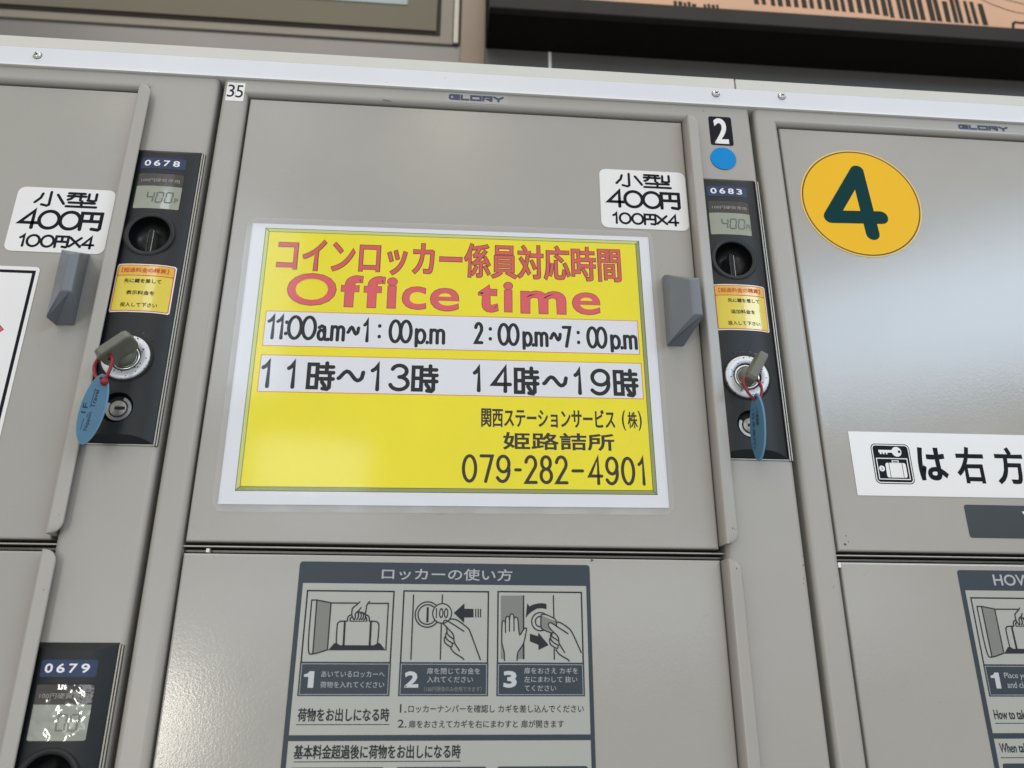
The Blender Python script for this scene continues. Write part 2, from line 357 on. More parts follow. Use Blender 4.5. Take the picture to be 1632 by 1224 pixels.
# rounded monoline glyphs: advance, strokes in a unit box
GL = {
 '0': (0.78, [ell(.5, .5, .5, .5)]), 'O': (0.95, [ell(.5, .5, .5, .5)]),
 '1': (0.45, [[(0.1, .76), (.45, .84), (.72, 1), (.72, 0)]]),
 '2': (0.75, [arc(.5, .73, .47, .27, 170, -38) + [(.03, 0), (1, 0)]]),
 '3': (0.78, [arc(.47, .76, .42, .24, 160, -90, 16), arc(.47, .26, .51, .26, 90, -165, 18)]),
 '4': (0.85, [[(.72, 0), (.72, 1), (0, .29), (1, .29)]]),
 '7': (0.72, [[(0, 1), (1, 1), (.42, 0)]]),
 '8': (0.75, [ell(.5, .76, .42, .24), ell(.5, .26, .5, .26)]),
 '9': (0.75, [ell(.5, .69, .48, .31), arc(.42, .42, .56, .42, 22, -140, 14)]),
 'a': (0.62, [ell(.42, .22, .4, .22), [(.1, .56), (.4, .64), (.74, .58), (.82, .44), (.82, .08), (1, 0)]]),
 'm': (0.92, [[(0, .62), (0, 0)], [(0, .46)] + arc(.25, .46, .25, .16, 180, 0, 8) + [(.5, 0)], [(.5, .46)] + arc(.75, .46, .25, .16, 180, 0, 8) + [(1, 0)]]),
 'p': (0.62, [[(0, .62), (0, -.16)], ell(.5, .3, .48, .31)]),
 '.': (0.20, [[(.3, 0.0), (.31, .03)]]), ':': (0.1, [[(.5, .2), (.5, .23)], [(.5, .72), (.5, .75)]]), ' ': (0.4, []),
 '~': (0.95, [[(0, .38)] + [(.05 + i * .09, .47 + .16 * math.sin(2 * math.pi * (i / 10.0 + 0.93))) for i in range(11)] + [(1, .60)]]),
 '-': (0.55, [[(0, .47), (1, .47)]]),
 '×': (0.85, [[(0, .1), (1, .9)], [(0, .9), (1, .1)]]),
 '円': (0.95, [[(0, 0), (0, .97), (1, .97), (1, .09), (.92, .01), (.6, .05)], [(.5, .95), (.5, .52)], [(.02, .50), (.98, .50)]]),
 '小': (1.25, [[(.22, .86), (.17, .55), (0, .22)], [(.5, 1), (.5, .08), (.43, 0), (.24, .08)], [(.74, .82), (.85, .55), (1, .18)]]),
 '型': (1.3, [[(.02, .97), (.56, .97)], [(0, .77), (.6, .77)], [(.2, .95), (.19, .74), (.12, .58), (.02, .50)], [(.43, .95), (.43, .50)],
            [(.70, .95), (.70, .60)], [(.95, .98), (.95, .52), (.88, .46), (.68, .50)], [(.07, .30), (.93, .30)], [(.5, .42), (.5, .03)], [(0, .02), (1, .02)]]),
 '時': (0.98, [[(0, .05), (0, .94), (.34, .94), (.34, .05), (0, .05)], [(.02, .50), (.33, .50)], [(.46, .85), (.98, .85)], [(.72, 1), (.72, .64)], [(.44, .63), (1, .63)],
            [(.45, .39), (1, .39)], [(.86, .60), (.86, .07), (.78, 0), (.60, .02)], [(.56, .27), (.68, .12)]]),
 'G': (1.1, [[(1, 1), (.12, 1), (0, .85), (0, .15), (.12, 0), (1, 0), (1, .5), (.45, .5)]]), 'L': (0.85, [[(0, 1), (0, 0), (1, 0)]]),
 'Q': (1.15, [[(0, 0), (0, 1), (1, 1), (1, 0), (0, 0)]]), 'R': (1.0, [[(0, 0), (0, 1), (1, 1), (1, .42), (.3, .42), (1, 0)]]), 'Y': (1.05, [[(0, 1), (.5, .5), (1, 1)], [(.5, .5), (.5, 0)]]),
}
def speck(mb, x, z, y, r, mt=CHIP):
    mb.poly([(x + r * random.uniform(.4, 1.1) * math.cos(a), z + 1.3 * r * random.uniform(.4, 1.1) * math.sin(a)) for a in [i * 2 * math.pi / 7 for i in range(7)]], y, mt)

# ------------------------------------------------------------------ wall behind the lockers
mb = MB(); mb.box(-1600, 520, -1800, 1800, 590, 539, BRUSHED); mb.rect(324.0, 538.8, 328.6, -1799, 519.5, WHITE)
props(mb.build('steel_wall', origin=(0, 550, -1800)), 'brushed stainless steel wall strip showing above the white locker top', 'wall')
mb = MB(); mb.box(-1600, 549, 539.2, 1800, 590, 1500, DARKSTEEL)
props(mb.build('upper_wall', origin=(0, 570, 540)), 'dark wall face behind the framed board and the black display case', 'wall')
mb = MB(); mb.box(178.2, 508, -1800, 218.5, 549, 1500, DARKSTEEL, 1.0)  # upright added for the wall's dark reflection, which is put into its colour
props(mb.build('reflection_pillar', origin=(200, 545, -1800)), 'narrow added upright coloured as the dark wall reflection between the framed board and the black case', 'pillar')
nb = empty('notice_board', -360, 530, 540, 'champagne framed notice board with black gasket line, above the lockers with 0678', 'notice board')
mb = MB(); mb.box(-1500, 516, 539.4, 165, 548, 1400, OLIVE2, 1.5); mb.build('frame', nb)
mb = MB(); mb.box(165.4, 514, 541, 174.5, 548, 1400, SILVER, 1.5); mb.build('edge_rail', nb)
mb = MB(); mb.box(-1480, 514, 555.5, 144, 515.8, 1380, GASKET); mb.build('gasket', nb)
mb = MB(); mb.box(-1470, 511, 561, 137.5, 513.8, 1375, OLIVE, 0.8); mb.build('door_frame', nb)
mb = MB(); mb.box(-1400, 509.6, 611, 88, 510.8, 1370, PANE); mb.build('pane', nb)
pc = empty('display_case', 800, 530, 540, 'black display case holding a peach map, above the yellow 4 sticker', 'display case')
mb = MB(); mb.box(221.4, 448, 539.4, 1500, 548.5, 1400, CASEB); mb.build('case_body', pc)
mb = MB(); mb.box(221.4, 435, 540, 1500, 447.6, 569.8, CASEF, 2.0); mb.box(221.4, 435, 570.2, 247, 447.6, 1400, CASEF, 2.0); mb.build('rim', pc)
mb = MB(); mb.rect(247.5, 1390, 1495, 570.3, 440, PEACH)
for i, (x, z) in enumerate([(655.3, 587.7), (667.6, 588.1), (682.9, 586.7), (695.2, 586.7), (708.7, 587.3), (722.0, 587.1), (735.6, 586.7), (748.2, 586.7), (761.8, 586.7), (775.9, 586.4), (789.2, 585.4), (801.6, 584.6), (815.1, 584.5), (829.8, 584.4), (844.3, 583.9), (857.8, 582.9), (872.2, 581.5), (883.2, 578.5), (898.9, 578.5), (909.4, 578.0), (923.1, 577.9), (935.8, 577.6), (952.6, 577.3), (964.2, 577.4), (979.1, 577.4), (992.9, 577.2), (1002.4, 577.2), (1016.3, 577.3), (1027.8, 576.7), (1042.7, 576.0)]):
    top = 690 if i < 23 else (636.2, 622.2, 657.6, 640.1, 625.7, 625.3, 622.0)[i - 23]
    w = random.uniform(3.4, 5.0)
    mb.poly([(x - w, z), (x + w, z - .4), (x + w + random.uniform(-1, 1), top), (x - w + random.uniform(-1, 1), top)], 439.8, MAPINK)
x = 517.1
for k in range(9):
    w = random.uniform(4, 7); mb.rect(x, random.uniform(579, 584), x + w, 570.4, 439.8, MAPINK); x += w + (2 if k != 4 else 12)
mb.stroke([(1034.7, 639.1), (1063.8, 622.6), (1085.2, 613.9), (1100.7, 609.0), (1131.8, 605.1)], 1.5, 439.7, MAPINK); mb.stroke([(1078.4, 640.1), (1092.5, 634.8), (1122.1, 627.8), (1151.2, 623.6)], 1.5, 439.7, MAPINK)
mb.stroke([(1090.1, 574.1), (1092.0, 582.8), (1096.9, 586.7), (1106.6, 585.7), (1122.1, 588.6)], 5, 439.75, MAPINK)
mb.build('map', pc)

# ------------------------------------------------------------------ trim along the locker tops
def rim_screw(x, z, parent):
    s = MB(); s.lathe(x, z, [(3.0, -1.2), (2.9, -2.0), (2.2, -2.7), (1.0, -3.0), (0.02, -3.02)], ZINC, 28)
    for a in (35, 125):
        c, d = math.cos(math.radians(a)), math.sin(math.radians(a)); L, h = 1.75, .36
        s.poly([(x + c * L - d * h, z + d * L + c * h), (x - c * L - d * h, z - d * L + c * h), (x - c * L + d * h, z - d * L - c * h), (x + c * L + d * h, z + d * L - c * h)], -3.1 - a * .0004, DARK)
    s.annulus(x, z, 2.95, 3.35, -1.25, DARK, 28)
    return s.build('screw', parent)
tr = empty('aluminium_trim', 300, 0, 9, 'white aluminium strip with crosshead screws running along the locker tops', 'trim strip')
mb = MB(); mb.box(-1300, -1, 0.6, 1500, 12, 17.4, ALU, 0.4); mb.box(-1300, 1.6, 17.41, 1500, 11, 18.3, DARK); mb.box(-1300, -2.4, -1.0, 1500, 12, 0.3, WHITE, 0.15)
for x, z in ((170, 11), (251, 7), (392, 6), (124, 3.5)): speck(mb, x, z, -1.05, .35)
mb.build('strip', tr)
for x, z in ((-140.2, 9.7), (389.6, 11), (445, 12.4)): rim_screw(x, z, tr)
mb = MB(); mb.box(-1300, 0.2, 18.32, 406.7, 519, 28.6, CREAM, 0.4)
props(mb.build('top_panel', origin=(-400, 200, 18)), 'cream locker top panel ending at the seam near the two close screws, longer piece', 'top panel')
mb = MB(); mb.box(408.1, 0.2, 18.32, 1500, 519, 28.4, CREAM, 0.4)
props(mb.build('top_panel', origin=(900, 200, 18)), 'cream locker top panel starting at the seam above the black 2 sticker', 'top panel')

# ------------------------------------------------------------------ locker cabinets
PITCH = 420.0
def frame_mesh(mb, x):
    rows = []; N = 6
    ox0, ox1, oz0, oz1 = x + 0.2, x + 416.4, -1795, -0.6; ix0, ix1, iz0, iz1 = x + 19.0, x + 364.5, -706, -14.6
    R1, R2 = 3.6, 4.2
    rows.append((ox0, ox1, oz0, oz1, 30.0))
    for i in range(N + 1):
        a = math.pi / 2 * i / N; d = R1 * (1 - math.cos(a)); rows.append((ox0 + d, ox1 - d, oz0 + d, oz1 - 0.2 * d, R1 * (1 - math.sin(a))))
    for i in range(N + 1):
        a = math.pi / 2 * i / N; d = R2 * (1 - math.sin(a)); rows.append((ix0 - d, ix1 + d, iz0 - d, iz1 + d, R2 * (1 - math.cos(a))))
    rows.append((ix0, ix1, iz0, iz1, 30.0))
    vs = []
    for a, b, c, d, y in rows: vs += [(a, y, c), (b, y, c), (b, y, d), (a, y, d)]
    fs = [(r * 4 + k, r * 4 + (k + 1) % 4, (r + 1) * 4 + (k + 1) % 4, (r + 1) * 4 + k) for r in range(len(rows) - 1) for k in range(4)]
    mb.faces(vs, fs, PAINT2)
def lip_mesh(mb, x, zt, zb):
    """finger lip: raised, bent strip along the opening edge of a door, corners rounded"""
    sec = []; r = 7.5; zs = []
    n = 8
    for i in range(n + 1): zs.append(zt - r * (1 - math.cos(math.pi / 2 * i / n)))
    zs += [zb + r * (1 - math.cos(math.pi / 2 * i / n)) for i in range(n, -1, -1)]
    for z in zs:
        t = min(zt - z, z - zb, r); k = math.sqrt(max(0.0, 1 - ((r - t) / r) ** 2))
        xo = 363.2 + (370.4 - 363.2) * k
        e = min(.8, max(.05, (xo - 363.2) * .4))
        prof = [(360.9, 8), (361.1, -4.5), (361.5, -6.6), (362.2, -7.8), (363.1, -8.1), (xo - e, -7.0), (xo - e * .3, -6.7), (xo, -6.0), (xo - e * .3, -5.4), (xo - e, -5.3), (363.4, -5.8), (363.2, 8)]
        sec.append([(x + a, b, z) for a, b in prof])
    m_ = len(sec[0]); vs = [p for s in sec for p in s]
    fs = [(i * m_ + k, i * m_ + (k + 1) % m_, (i + 1) * m_ + (k + 1) % m_, (i + 1) * m_ + k) for i in range(len(sec) - 1) for k in range(m_)]
    mb.faces(vs, fs, PAINT2); mb.face(sec[0][::-1], PAINT2); mb.face(sec[-1], PAINT2)
def handle_mesh(mb, x):
    lv = [  # (x, y, ztop, zbot): closed section of the pull, with its own top and bottom at each vertex
        (335.0, 3.0, -157.0, -212.4), (334.8, -4.0, -158.5, -212.6), (335.0, -10.0, -161.5, -213.0), (335.8, -11.6, -162.5, -212.5), (346.6, -23.3, -171.8, -200.2), (348.2, -24.2, -172.4, -199.4),
        (353.2, -24.2, -171.8, -199.6), (354.4, -23.3, -170.6, -200.2), (354.2, -19.5, -169.0, -202.0), (347.4, 3.0, -157.0, -212.4)]
    n = len(lv); vs = [(x + a, b, c) for a, b, c, d in lv] + [(x + a, b, d) for a, b, c, d in lv]
    fs = [(i, n + i, n + (i + 1) % n, (i + 1) % n) for i in range(n)] + [tuple(range(n)), tuple(range(2 * n - 1, n - 1, -1))]
    mb.faces(vs, fs, GREYPL)
CXM, HWM = 388.5, 24.7
def bulge(u): return 5.0 * (1 - min(1.0, abs(u)) ** 3)
def on_unit(mb, x, dz):
    """bend flat marks (y = small offset) round the bulged face of a coin unit"""
    return mb.map(lambda a, b, c: (a + x, b - bulge((a - CXM) / HWM), c + dz))
def seg7(mb, d, x, z, w, h, t, y, mt):
    segs = {'a': [(0, 1), (1, 1)], 'b': [(1, 1), (1, .5)], 'c': [(1, .5), (1, 0)], 'd': [(0, 0), (1, 0)], 'e': [(0, .5), (0, 0)], 'f': [(0, 1), (0, .5)], 'g': [(0, .5), (1, .5)]}
    for s in {'4': 'fgbc', '0': 'abcdef'}[d]:
        (a, b), (c, e) = segs[s]; k = .06
        dx, dz = c - a, e - b
        mb.stroke([(x + (a + dx * k) * w + .14 * h * ((b + e) / 2), z + (b + dz * k) * h), (x + (c - dx * k) * w + .14 * h * ((b + e) / 2), z + (e - dz * k) * h)], t, y - random.random() * .01, mt, cap=False)
def number_plate(mb, digits, x, dz):
    t = MB(); p = rr(373.0, -80.2, 404.4, -89.5, 1.1)
    # strip sliced so that it can bend
    for i in range(44):
        a, b = 373.0 + 31.4 * i / 44, 373.0 + 31.4 * (i + 1) / 44; c = .5 if i in (0, 43) else 0
        t.rect(a, -80.2 - c, b, -89.5 + c, -0.15, NAVY)
    for i, d in enumerate(digits):
        t.text(d, 375.6 + 6.75 * i, -82.3, 375.6 + 6.75 * i + 4.6, -87.3, -0.32, NUMW, 0.025)
    on_unit(t, x, dz); mb.v += []; return t
def coin_unit(parent, x, dz, digits):
    u = MB(); zt, zb, n = -70.6 + dz, -294.8 + dz, 64; vs = []
    for z, k in ((zt, 0), (zt, 1), (zb, 1), (zb, 0)):
        for i in range(n + 1):
            w = -1 + 2 * i / n; b = bulge(w); zz = z
            if k: zz = z - b * .95 if z == zt else z + b * 1.05
            vs.append((x + CXM + HWM * w, -(b if k else 0) - (0 if k else .2), zz))
    m_ = n + 1; fs = []
    for r in range(3):
        for i in range(n): fs.append((r * m_ + i, (r + 1) * m_ + i, (r + 1) * m_ + i + 1, r * m_ + i + 1))
    b0 = len(vs); vs += [(x + CXM - HWM, 24, zt), (x + CXM + HWM, 24, zt), (x + CXM + HWM, 24, zb), (x + CXM - HWM, 24, zb)]
    fs += [tuple(range(0, m_)) + (b0 + 1, b0), tuple(range(4 * m_ - 1, 3 * m_ - 1, -1)) + (b0 + 3, b0 + 2), (b0, b0 + 1, b0 + 2, b0 + 3),
           tuple([0, b0, b0 + 3, 3 * m_]), tuple([n, 3 * m_ + n, b0 + 2, b0 + 1])]
    u.faces(vs, fs, BLACKP)
    o = u.build('coin_unit', parent)
    cut = MB()
    for cz, r, y1 in ((-143.6, 14.3, 7.5), (-271.8, 10.2, 3.0), (-237.2, 9.6, 4.0)):
        c = [(x + CXM - .3 + r * math.cos(2 * math.pi * i / 48), cz + dz + r * math.sin(2 * math.pi * i / 48)) for i in range(48)]
        cut.prism(c[::-1], -12, y1, BLACKP)
    co = cut.build('cutter', parent)
    import bmesh
    for ob in (o, co):
        bm = bmesh.new(); bm.from_mesh(ob.data); bmesh.ops.remove_doubles(bm, verts=bm.verts, dist=1e-6); bmesh.ops.recalc_face_normals(bm, faces=bm.faces); bm.to_mesh(ob.data); bm.free()
    md = o.modifiers.new('cut', 'BOOLEAN'); md.object = co; md.operation = 'DIFFERENCE'; md.solver = 'EXACT'
    me = bpy.data.meshes.new_from_object(o.evaluated_get(bpy.context.evaluated_depsgraph_get())); o.modifiers.clear(); old = o.data; o.data = me; bpy.data.meshes.remove(old); bpy.data.objects.remove(co)
    me.name = 'coin_unit'
    # number plate and display
    number_plate(MB(), digits, x, dz).build('number_plate', o)
    t = MB(); N = 44
    for i in range(N):
        a, b = 373.0 + 31.6 * i / N, 373.0 + 31.6 * (i + 1) / N; c = .45 if i in (0, N - 1) else 0
        t.rect(a, -93.6 - c, b, -104.2, -0.12, SMOKEC if dz else SMOKE); t.rect(a, -104.2, b, -122.9 + c, -0.12, LCDC if dz else LCD)
        t.rect(a, -93.1, b, -93.6 - c, -0.1, DARK)
    t.rect(372.5, -94, 373, -122.5, -.1, DARK); t.rect(404.6, -94, 405.1, -122.5, -.1, DARK)
    t.text('100円硬貨専用', 375.6, -98.0, 402.4, -101.0, -0.30, SMOKETX, 0.010)
    for i, d in enumerate('400' if not dz else ' 00'):
        if d != ' ': seg7(t, d, 381.2 + 6.5 * i, -117.6, 4.5, 8.2, .85, -0.3, LCDSEG)
    if dz: pass
    elif digits != '0678': t.text('円', 400.6, -113.4, 404.0, -117.9, -0.3, LCDSEG)
    else: t.text('P', 400.9, -113.6, 403.4, -117.6, -0.3, LCDSEG)
    on_unit(t, x, dz).build('display_window', o)
    # coin inlet
    t = MB(); cx, cz = x + CXM - .3, -143.6 + dz
    t.lathe(cx, cz, [(17.0, -3.6), (17.0, -5.25), (16.6, -5.4), (14.5, -5.4), (14.0, -4.9)], BLACKP); t.lathe(cx, cz, [(14.0, -4.9), (13.8, -2.0), (13.2, 1.5), (11.0, 4.8), (7.0, 6.4), (0.02, 6.9)], BOWL)
    t.annulus(cx, cz, 17.0, 17.6, -5.06, DARK)
    t.map(lambda a, b, c: (a, b, c)).build('coin_inlet', o)
    t = MB(); t.box(cx - 1.5, -.8, cz + 6.5, cx + 1.1, 8, cz - 12.2, DARK); t.box(cx - 2.1, -1.4, cz + 5, cx - 1.55, 8, cz - 12.0, BLACKG); t.box(cx + 1.15, -1.4, cz + 5, cx + 1.5, 8, cz - 12.0, SILVER)
    t.build('coin_slot', o)
    # main lock
    t = MB(); cz = -237.2 + dz
    t.lathe(cx, cz, [(17.3, -4.6), (17.2, -5.35), (15.6, -5.4)], DARK); t.lathe(cx, cz, [(15.6, -5.35), (15.4, -6.2), (15.0, -6.5), (10.2, -6.5), (9.9, -6.2)], SPECKLE)
    t.lathe(cx, cz, [(9.9, -6.2), (9.6, -5.0), (9.2, -5.0)], DARK); t.lathe(cx, cz, [(9.2, -4.8), (9.0, -5.9), (7.4, -5.9), (7.0, -5.2), (7.0, -1.0), (0.02, -1.0)], STEEL)
    t.build('key_cylinder', o)
    cz = -271.8 + dz; t = MB()
    t.lathe(cx, cz, [(10.1, -4.6), (9.9, -1.0)], BLACKG); t.annulus(cx, cz, 6.1, 8.1, -2.2, RINGM, 40, math.radians(-110), math.radians(70)); t.annulus(cx, cz, 6.1, 8.1, -2.2, RINGM, 40, math.radians(150), math.radians(250))
    t.lathe(cx, cz, [(10.15, 0.5), (8.2, .3), (8.2, -1.8), (0.02, -1.8)], DARK)
    t.lathe(cx, cz, [(5.7, -1.0), (5.6, -2.6), (5.2, -2.9), (0.02, -2.9)], RINGM); t.box(cx - 2.2, -3.0, cz + 1.2, cx + 4.4, -2.6, cz - 1.0, DARK); t.annulus(cx, cz, 5.2, 5.6, -2.95, DARK)
    t.build('service_lock', o)
    # moulded lettering arc above the lock, silver edge strips
    t = MB()
    for i in range(9):
        a = math.radians(140 - i * 12.5); r = 19.2; px, pz = CXM - .3 + r * math.cos(a), -237.2 + r * math.sin(a)
        if i in (3, 4): continue
        t.stroke([(px - .8, pz - .6), (px + .2, pz + .9), (px + .9, pz - .4)], .28, -.12, BLACKG); t.stroke([(px - .6, pz + .3), (px + .9, pz + .5)], .26, -.14, BLACKG)
    t.stroke(arc(CXM - .3, -237.2, 19.0, 19.0, 105, 85, 8), .35, -.12, BLACKG)
    on_unit(t, x, dz).build('moulded_mark', o)
    t = MB(); t.box(x + 413.3, -1.3, -71.6 + dz, x + 414.35, 1, -296 + dz, SILVER, .3); t.box(x + 414.9, -1.3, -71.9 + dz, x + 415.9, 1, -296 + dz, SILVER, .3); t.box(x + 414.36, -.3, -71.6 + dz, x + 414.89, 1, -296 + dz, DARK)
    t.box(x + 364.5, -1.0, -294.9 + dz, x + 413.2, 1, -295.9 + dz, SILVER, .3)
    t.build('edge_strip', o)
    return o
def door(parent, x, zt, zb, handle):
    d = MB(); d.box(x + 20.9, 3, zb, x + 360.2, 20, zt, PAINT, 1.3)
    if x == 0 and zt < -300:
        speck(d, 275.5, -363.9, 2.9, .8); speck(d, 276.4, -363.6, 2.88, .5)
    if x == 420 and zt > -300:
        for a, b, r in ((447.5, -345.5, .5), (446.2, -351.2, .8), (448.5, -349.3, .5), (445.4, -350.8, .4)): speck(d, a, b, 2.9, r)
    for i in range(10): speck(d, x + random.uniform(25, 355), random.uniform(zb + 5, zt - 5), 2.92, random.uniform(.15, .28))
    for i in range(7):
        a, b, t = x + random.uniform(40, 350), random.uniform(max(zb, -500) + 12, zt - 12), random.uniform(-.6, .6)
        L = random.uniform(2, 9); d.stroke([(a, b), (a + L * .5 * math.cos(t), b + L * .5 * math.sin(t) + random.uniform(-.4, .4)), (a + L * math.cos(t), b + L * math.sin(t))], random.uniform(.10, .2), 2.93 - i * .002, SCUFF if i % 3 else SCUFF2, cap=False)
    if handle:
        for i in range(9):
            a, b = x + random.uniform(318, 358), random.uniform(-232, -148); t = random.uniform(1.0, 2.1); L = random.uniform(2, 7)
            d.stroke([(a, b), (a + L * math.cos(t), b + L * math.sin(t))], random.uniform(.10, .18), 2.91 - i * .002, SCUFF if i % 2 else SCUFF2, cap=False)
    o = d.build('door', parent)
    l = MB(); lip_mesh(l, x, zt - .2, zb + 2.2)
    if x == 0 and zt > -300:
        for a, b, r in ((364.7, -335.8, .5), (366.4, -343.6, .6), (367.7, -344.0, .45), (368.9, -344.2, .35)): speck(l, a, b, -8.05 + (a - 363) * .15, r)
    if x == 0 and zt < -300: speck(l, 366.8, -369.1, -7.5, .6)
    if x < 0: speck(l, x + 367.3, zt - (326 if zt > -300 else 24), -7.4, .5); speck(l, x + 367.0, zt - (325 if zt > -300 else 25), -7.4, .35)
    l.build('finger_lip', o)
    if handle:
        h = MB(); handle_mesh(h, x); ho = h.build('handle', o)
        md = ho.modifiers.new('soft', 'BEVEL'); md.width = 0.0026; md.segments = 6; md.limit_method = 'ANGLE'; md.angle_limit = math.radians(25)
        me = bpy.data.meshes.new_from_object(ho.evaluated_get(bpy.context.evaluated_depsgraph_get())); ho.modifiers.clear(); ho.data = me; me.name = 'handle'
    return o
def cut_hole(ob, parent, outline):
    cut = MB(); cut.prism(outline, -12, 28, DARK); co = cut.build('cutter', parent)
    md = ob.modifiers.new('cut', 'BOOLEAN'); md.object = co; md.operation = 'DIFFERENCE'; md.solver = 'EXACT'
    me = bpy.data.meshes.new_from_object(ob.evaluated_get(bpy.context.evaluated_depsgraph_get())); ob.modifiers.clear(); ob.data = me; bpy.data.objects.remove(co)
def cabinet(k, label, units, handle):
    x = k * PITCH; c = empty('coin_locker', x + 208, 270, -1800, label, 'coin locker', 'coin locker cabinets in the row')
    f = MB(); frame_mesh(f, x)
    if k == 0:
        for a, b, r in ((414.6, -359.5, .35), (414.4, -365.5, .5), (413.4, -374, .45), (412.6, -377.1, .35), (378, -6, .5)): speck(f, a, b, -.06, r)
        f.stroke([(122.4, -12.5), (126, -13.0), (129, -14.0)], .5, -.05, CHIP, cap=False)
    if k == 1: speck(f, 432.4, -379.2, -.06, .4); speck(f, 433.0, -378.2, -.06, .3)
    fo = f.build('frame', c)
    for dz, digits in units: cut_hole(fo, c, [(x + 366, -74 + dz), (x + 411, -74 + dz), (x + 411, -291 + dz), (x + 366, -291 + dz)])
    b = MB(); b.box(x + 1, 31, -1799, x + 415.8, 515, -1, DARK); b.build('body', c)
    door(c, x, -16.2, -355.5, handle); door(c, x, -362.6, -700, False)
    s = MB(); s.box(x + 18.6, 5.5, -357.4, x + 365, 20, -358.5, SILVER, .3); s.box(x + 18.6, 9, -359.6, x + 365, 20, -361.4, RAIL, .3); s.build('shelf_edge', c)
    s = MB()
    if k == 1: s.box(x + 19.2, 2.6, -363.0, x + 21.0, 8, -366.2, WHITE)
    else: s.box(x + 33.6, 5, -359.4, x + 35.5, 8.5, -361.7, WHITE)
    s.build('hinge_bush', c)
    for dz, digits in units: coin_unit(c, x, dz, digits)
    return c
cabinet(-1, 'grey coin locker column with the 0678 and 0679 coin units', [(0, '0678'), (-345.0, '0679')], True)
cabinet(0, 'grey coin locker column with the yellow office hours notice on its upper door', [(0, '0683')], True)
cabinet(1, 'grey coin locker column with the yellow round 4 sticker on its upper door', [], False)

# ------------------------------------------------------------------ keys with cords and tags
def rot_y(p, c, a):
    x, y, z = p[0] - c[0], p[1], p[2] - c[1]; return (c[0] + x * math.cos(a) - z * math.sin(a), y, c[1] + x * math.sin(a) + z * math.cos(a))
def key(cx, cz, ang, length, label):
    r = empty('locker_key', cx, -10, cz, label, 'key', 'locker keys left in their locks')
    m_ = MB(); a = math.radians(ang)
    # head: plate standing out of the lock, in the plane of (width, y)
    w2, t2 = 12.0, 3.1; out = [(-w2 + 4, -9), (w2 - 4, -9), (w2 - 1, -12), (w2, -16), (w2, -24), (w2 - .8, -26.6 - length), (w2 - 3, -28 - length), (-w2 + 3, -28 - length), (-w2 + .8, -26.6 - length), (-w2, -24), (-w2, -16), (-w2 + 1, -12)]
    n = len(out); rings = []
    for t, ins in ((-t2, .9), (-t2 + .35, .3), (-t2 + .9, 0), (t2 - .9, 0), (t2 - .35, .3), (t2, .9)):
        cy = -18; rings.append([(u * (1 - ins / w2), cy + (v - cy) * (1 - ins / 8.5), t) for u, v in out])
    vs = [(cx + u, v, cz + t) for rg in rings for u, v, t in rg]
    fs = [(i * n + k, i * n + (k + 1) % n, (i + 1) * n + (k + 1) % n, (i + 1) * n + k) for i in range(len(rings) - 1) for k in range(n)] + [tuple(range(n))[::-1], tuple(range((len(rings) - 1) * n, len(rings) * n))]
    m_.faces(vs, fs, KEYPL)
    # recessed maker panel on both broad faces
    for s in (-1, 1):
        z = cz + s * (t2 + .12); m_.face([(cx + 1.5, -14, z), (cx + 8, -14, z), (cx + 8, -22, z), (cx + 1.5, -22, z)][::s], KEYPL)
        hole = [(cx - 6.6 + 1.9 * math.cos(i * math.pi / 8), -20 + 1.9 * math.sin(i * math.pi / 8), cz + s * (t2 + .15)) for i in range(16)]
        m_.face(hole[::s], DARK)
    m_.map(lambda x, y, z: rot_y((x, y, z), (cx, cz), a)); m_.build('key_head', r)
    m_ = MB(); m_.lathe(cx, cz, [(6.4, -3), (6.4, -9.5), (5.6, -11.5), (0.02, -11.6)], KEYPL); m_.lathe(cx, cz, [(6.9, -3), (6.9, -5.2), (6.5, -5.2)], STEEL); m_.build('collar', r)
    return r
def tag(parent, c, L, w, tilt, yaw, lines, vertical=False):
    """flat oval tag: centre c, long axis tilted in its plane, turned by yaw about the vertical"""
    m_ = MB(); n = 48
    out = [(w * math.cos(2 * math.pi * i / n) * (1 - .12 * abs(math.sin(2 * math.pi * i / n)) ** 4), L * math.sin(2 * math.pi * i / n)) for i in range(n)]
    inn = [(x * .93, z * .965) for x, z in out]
    m_.poly(inn, -.8, TAG); vs = [(x, -.8, z) for x, z in inn] + [(x, -.35, z) for x, z in out] + [(x, .35, z) for x, z in out] + [(x, .8, z) for x, z in inn]
    m_.faces(vs, [((i + 1) % n + k * n, i + k * n, i + (k + 1) * n, (i + 1) % n + (k + 1) * n) for k in range(3) for i in range(n)], TAGE)
    m_.face([(x, .8, z) for x, z in inn[::-1]], TAG)
    m_.disc(0, L - 3.4, 1.2, -.85, DARK, 16)
    for fn in lines: fn(m_)
    ct, st, cy, sy = math.cos(tilt), math.sin(tilt), math.cos(yaw), math.sin(yaw)
    def f(x, y, z):
        x, z = x * ct - z * st, x * st + z * ct
        return (c[0] + x * cy + y * sy * -1, c[1] + x * sy + y * cy, c[2] + z)
    m_.map(f); return m_.build('tag', parent)
def rtext(s, u0, v0, u1, v1, off, ang):
    """lettering along the long axis of a tag; u across, v along"""
    def fn(mb):
        t = MB(); t.text(s, 0, v1, u1 - u0, 0, -.9, TAGINK, off)
        k = len(mb.v); t.map(lambda x, y, z: (v0 - z * ang, y, u0 + x) if ang > 0 else (v0 - z * ang, y, u0 - x)); mb.faces(t.v, t.f, TAGINK)
    return fn
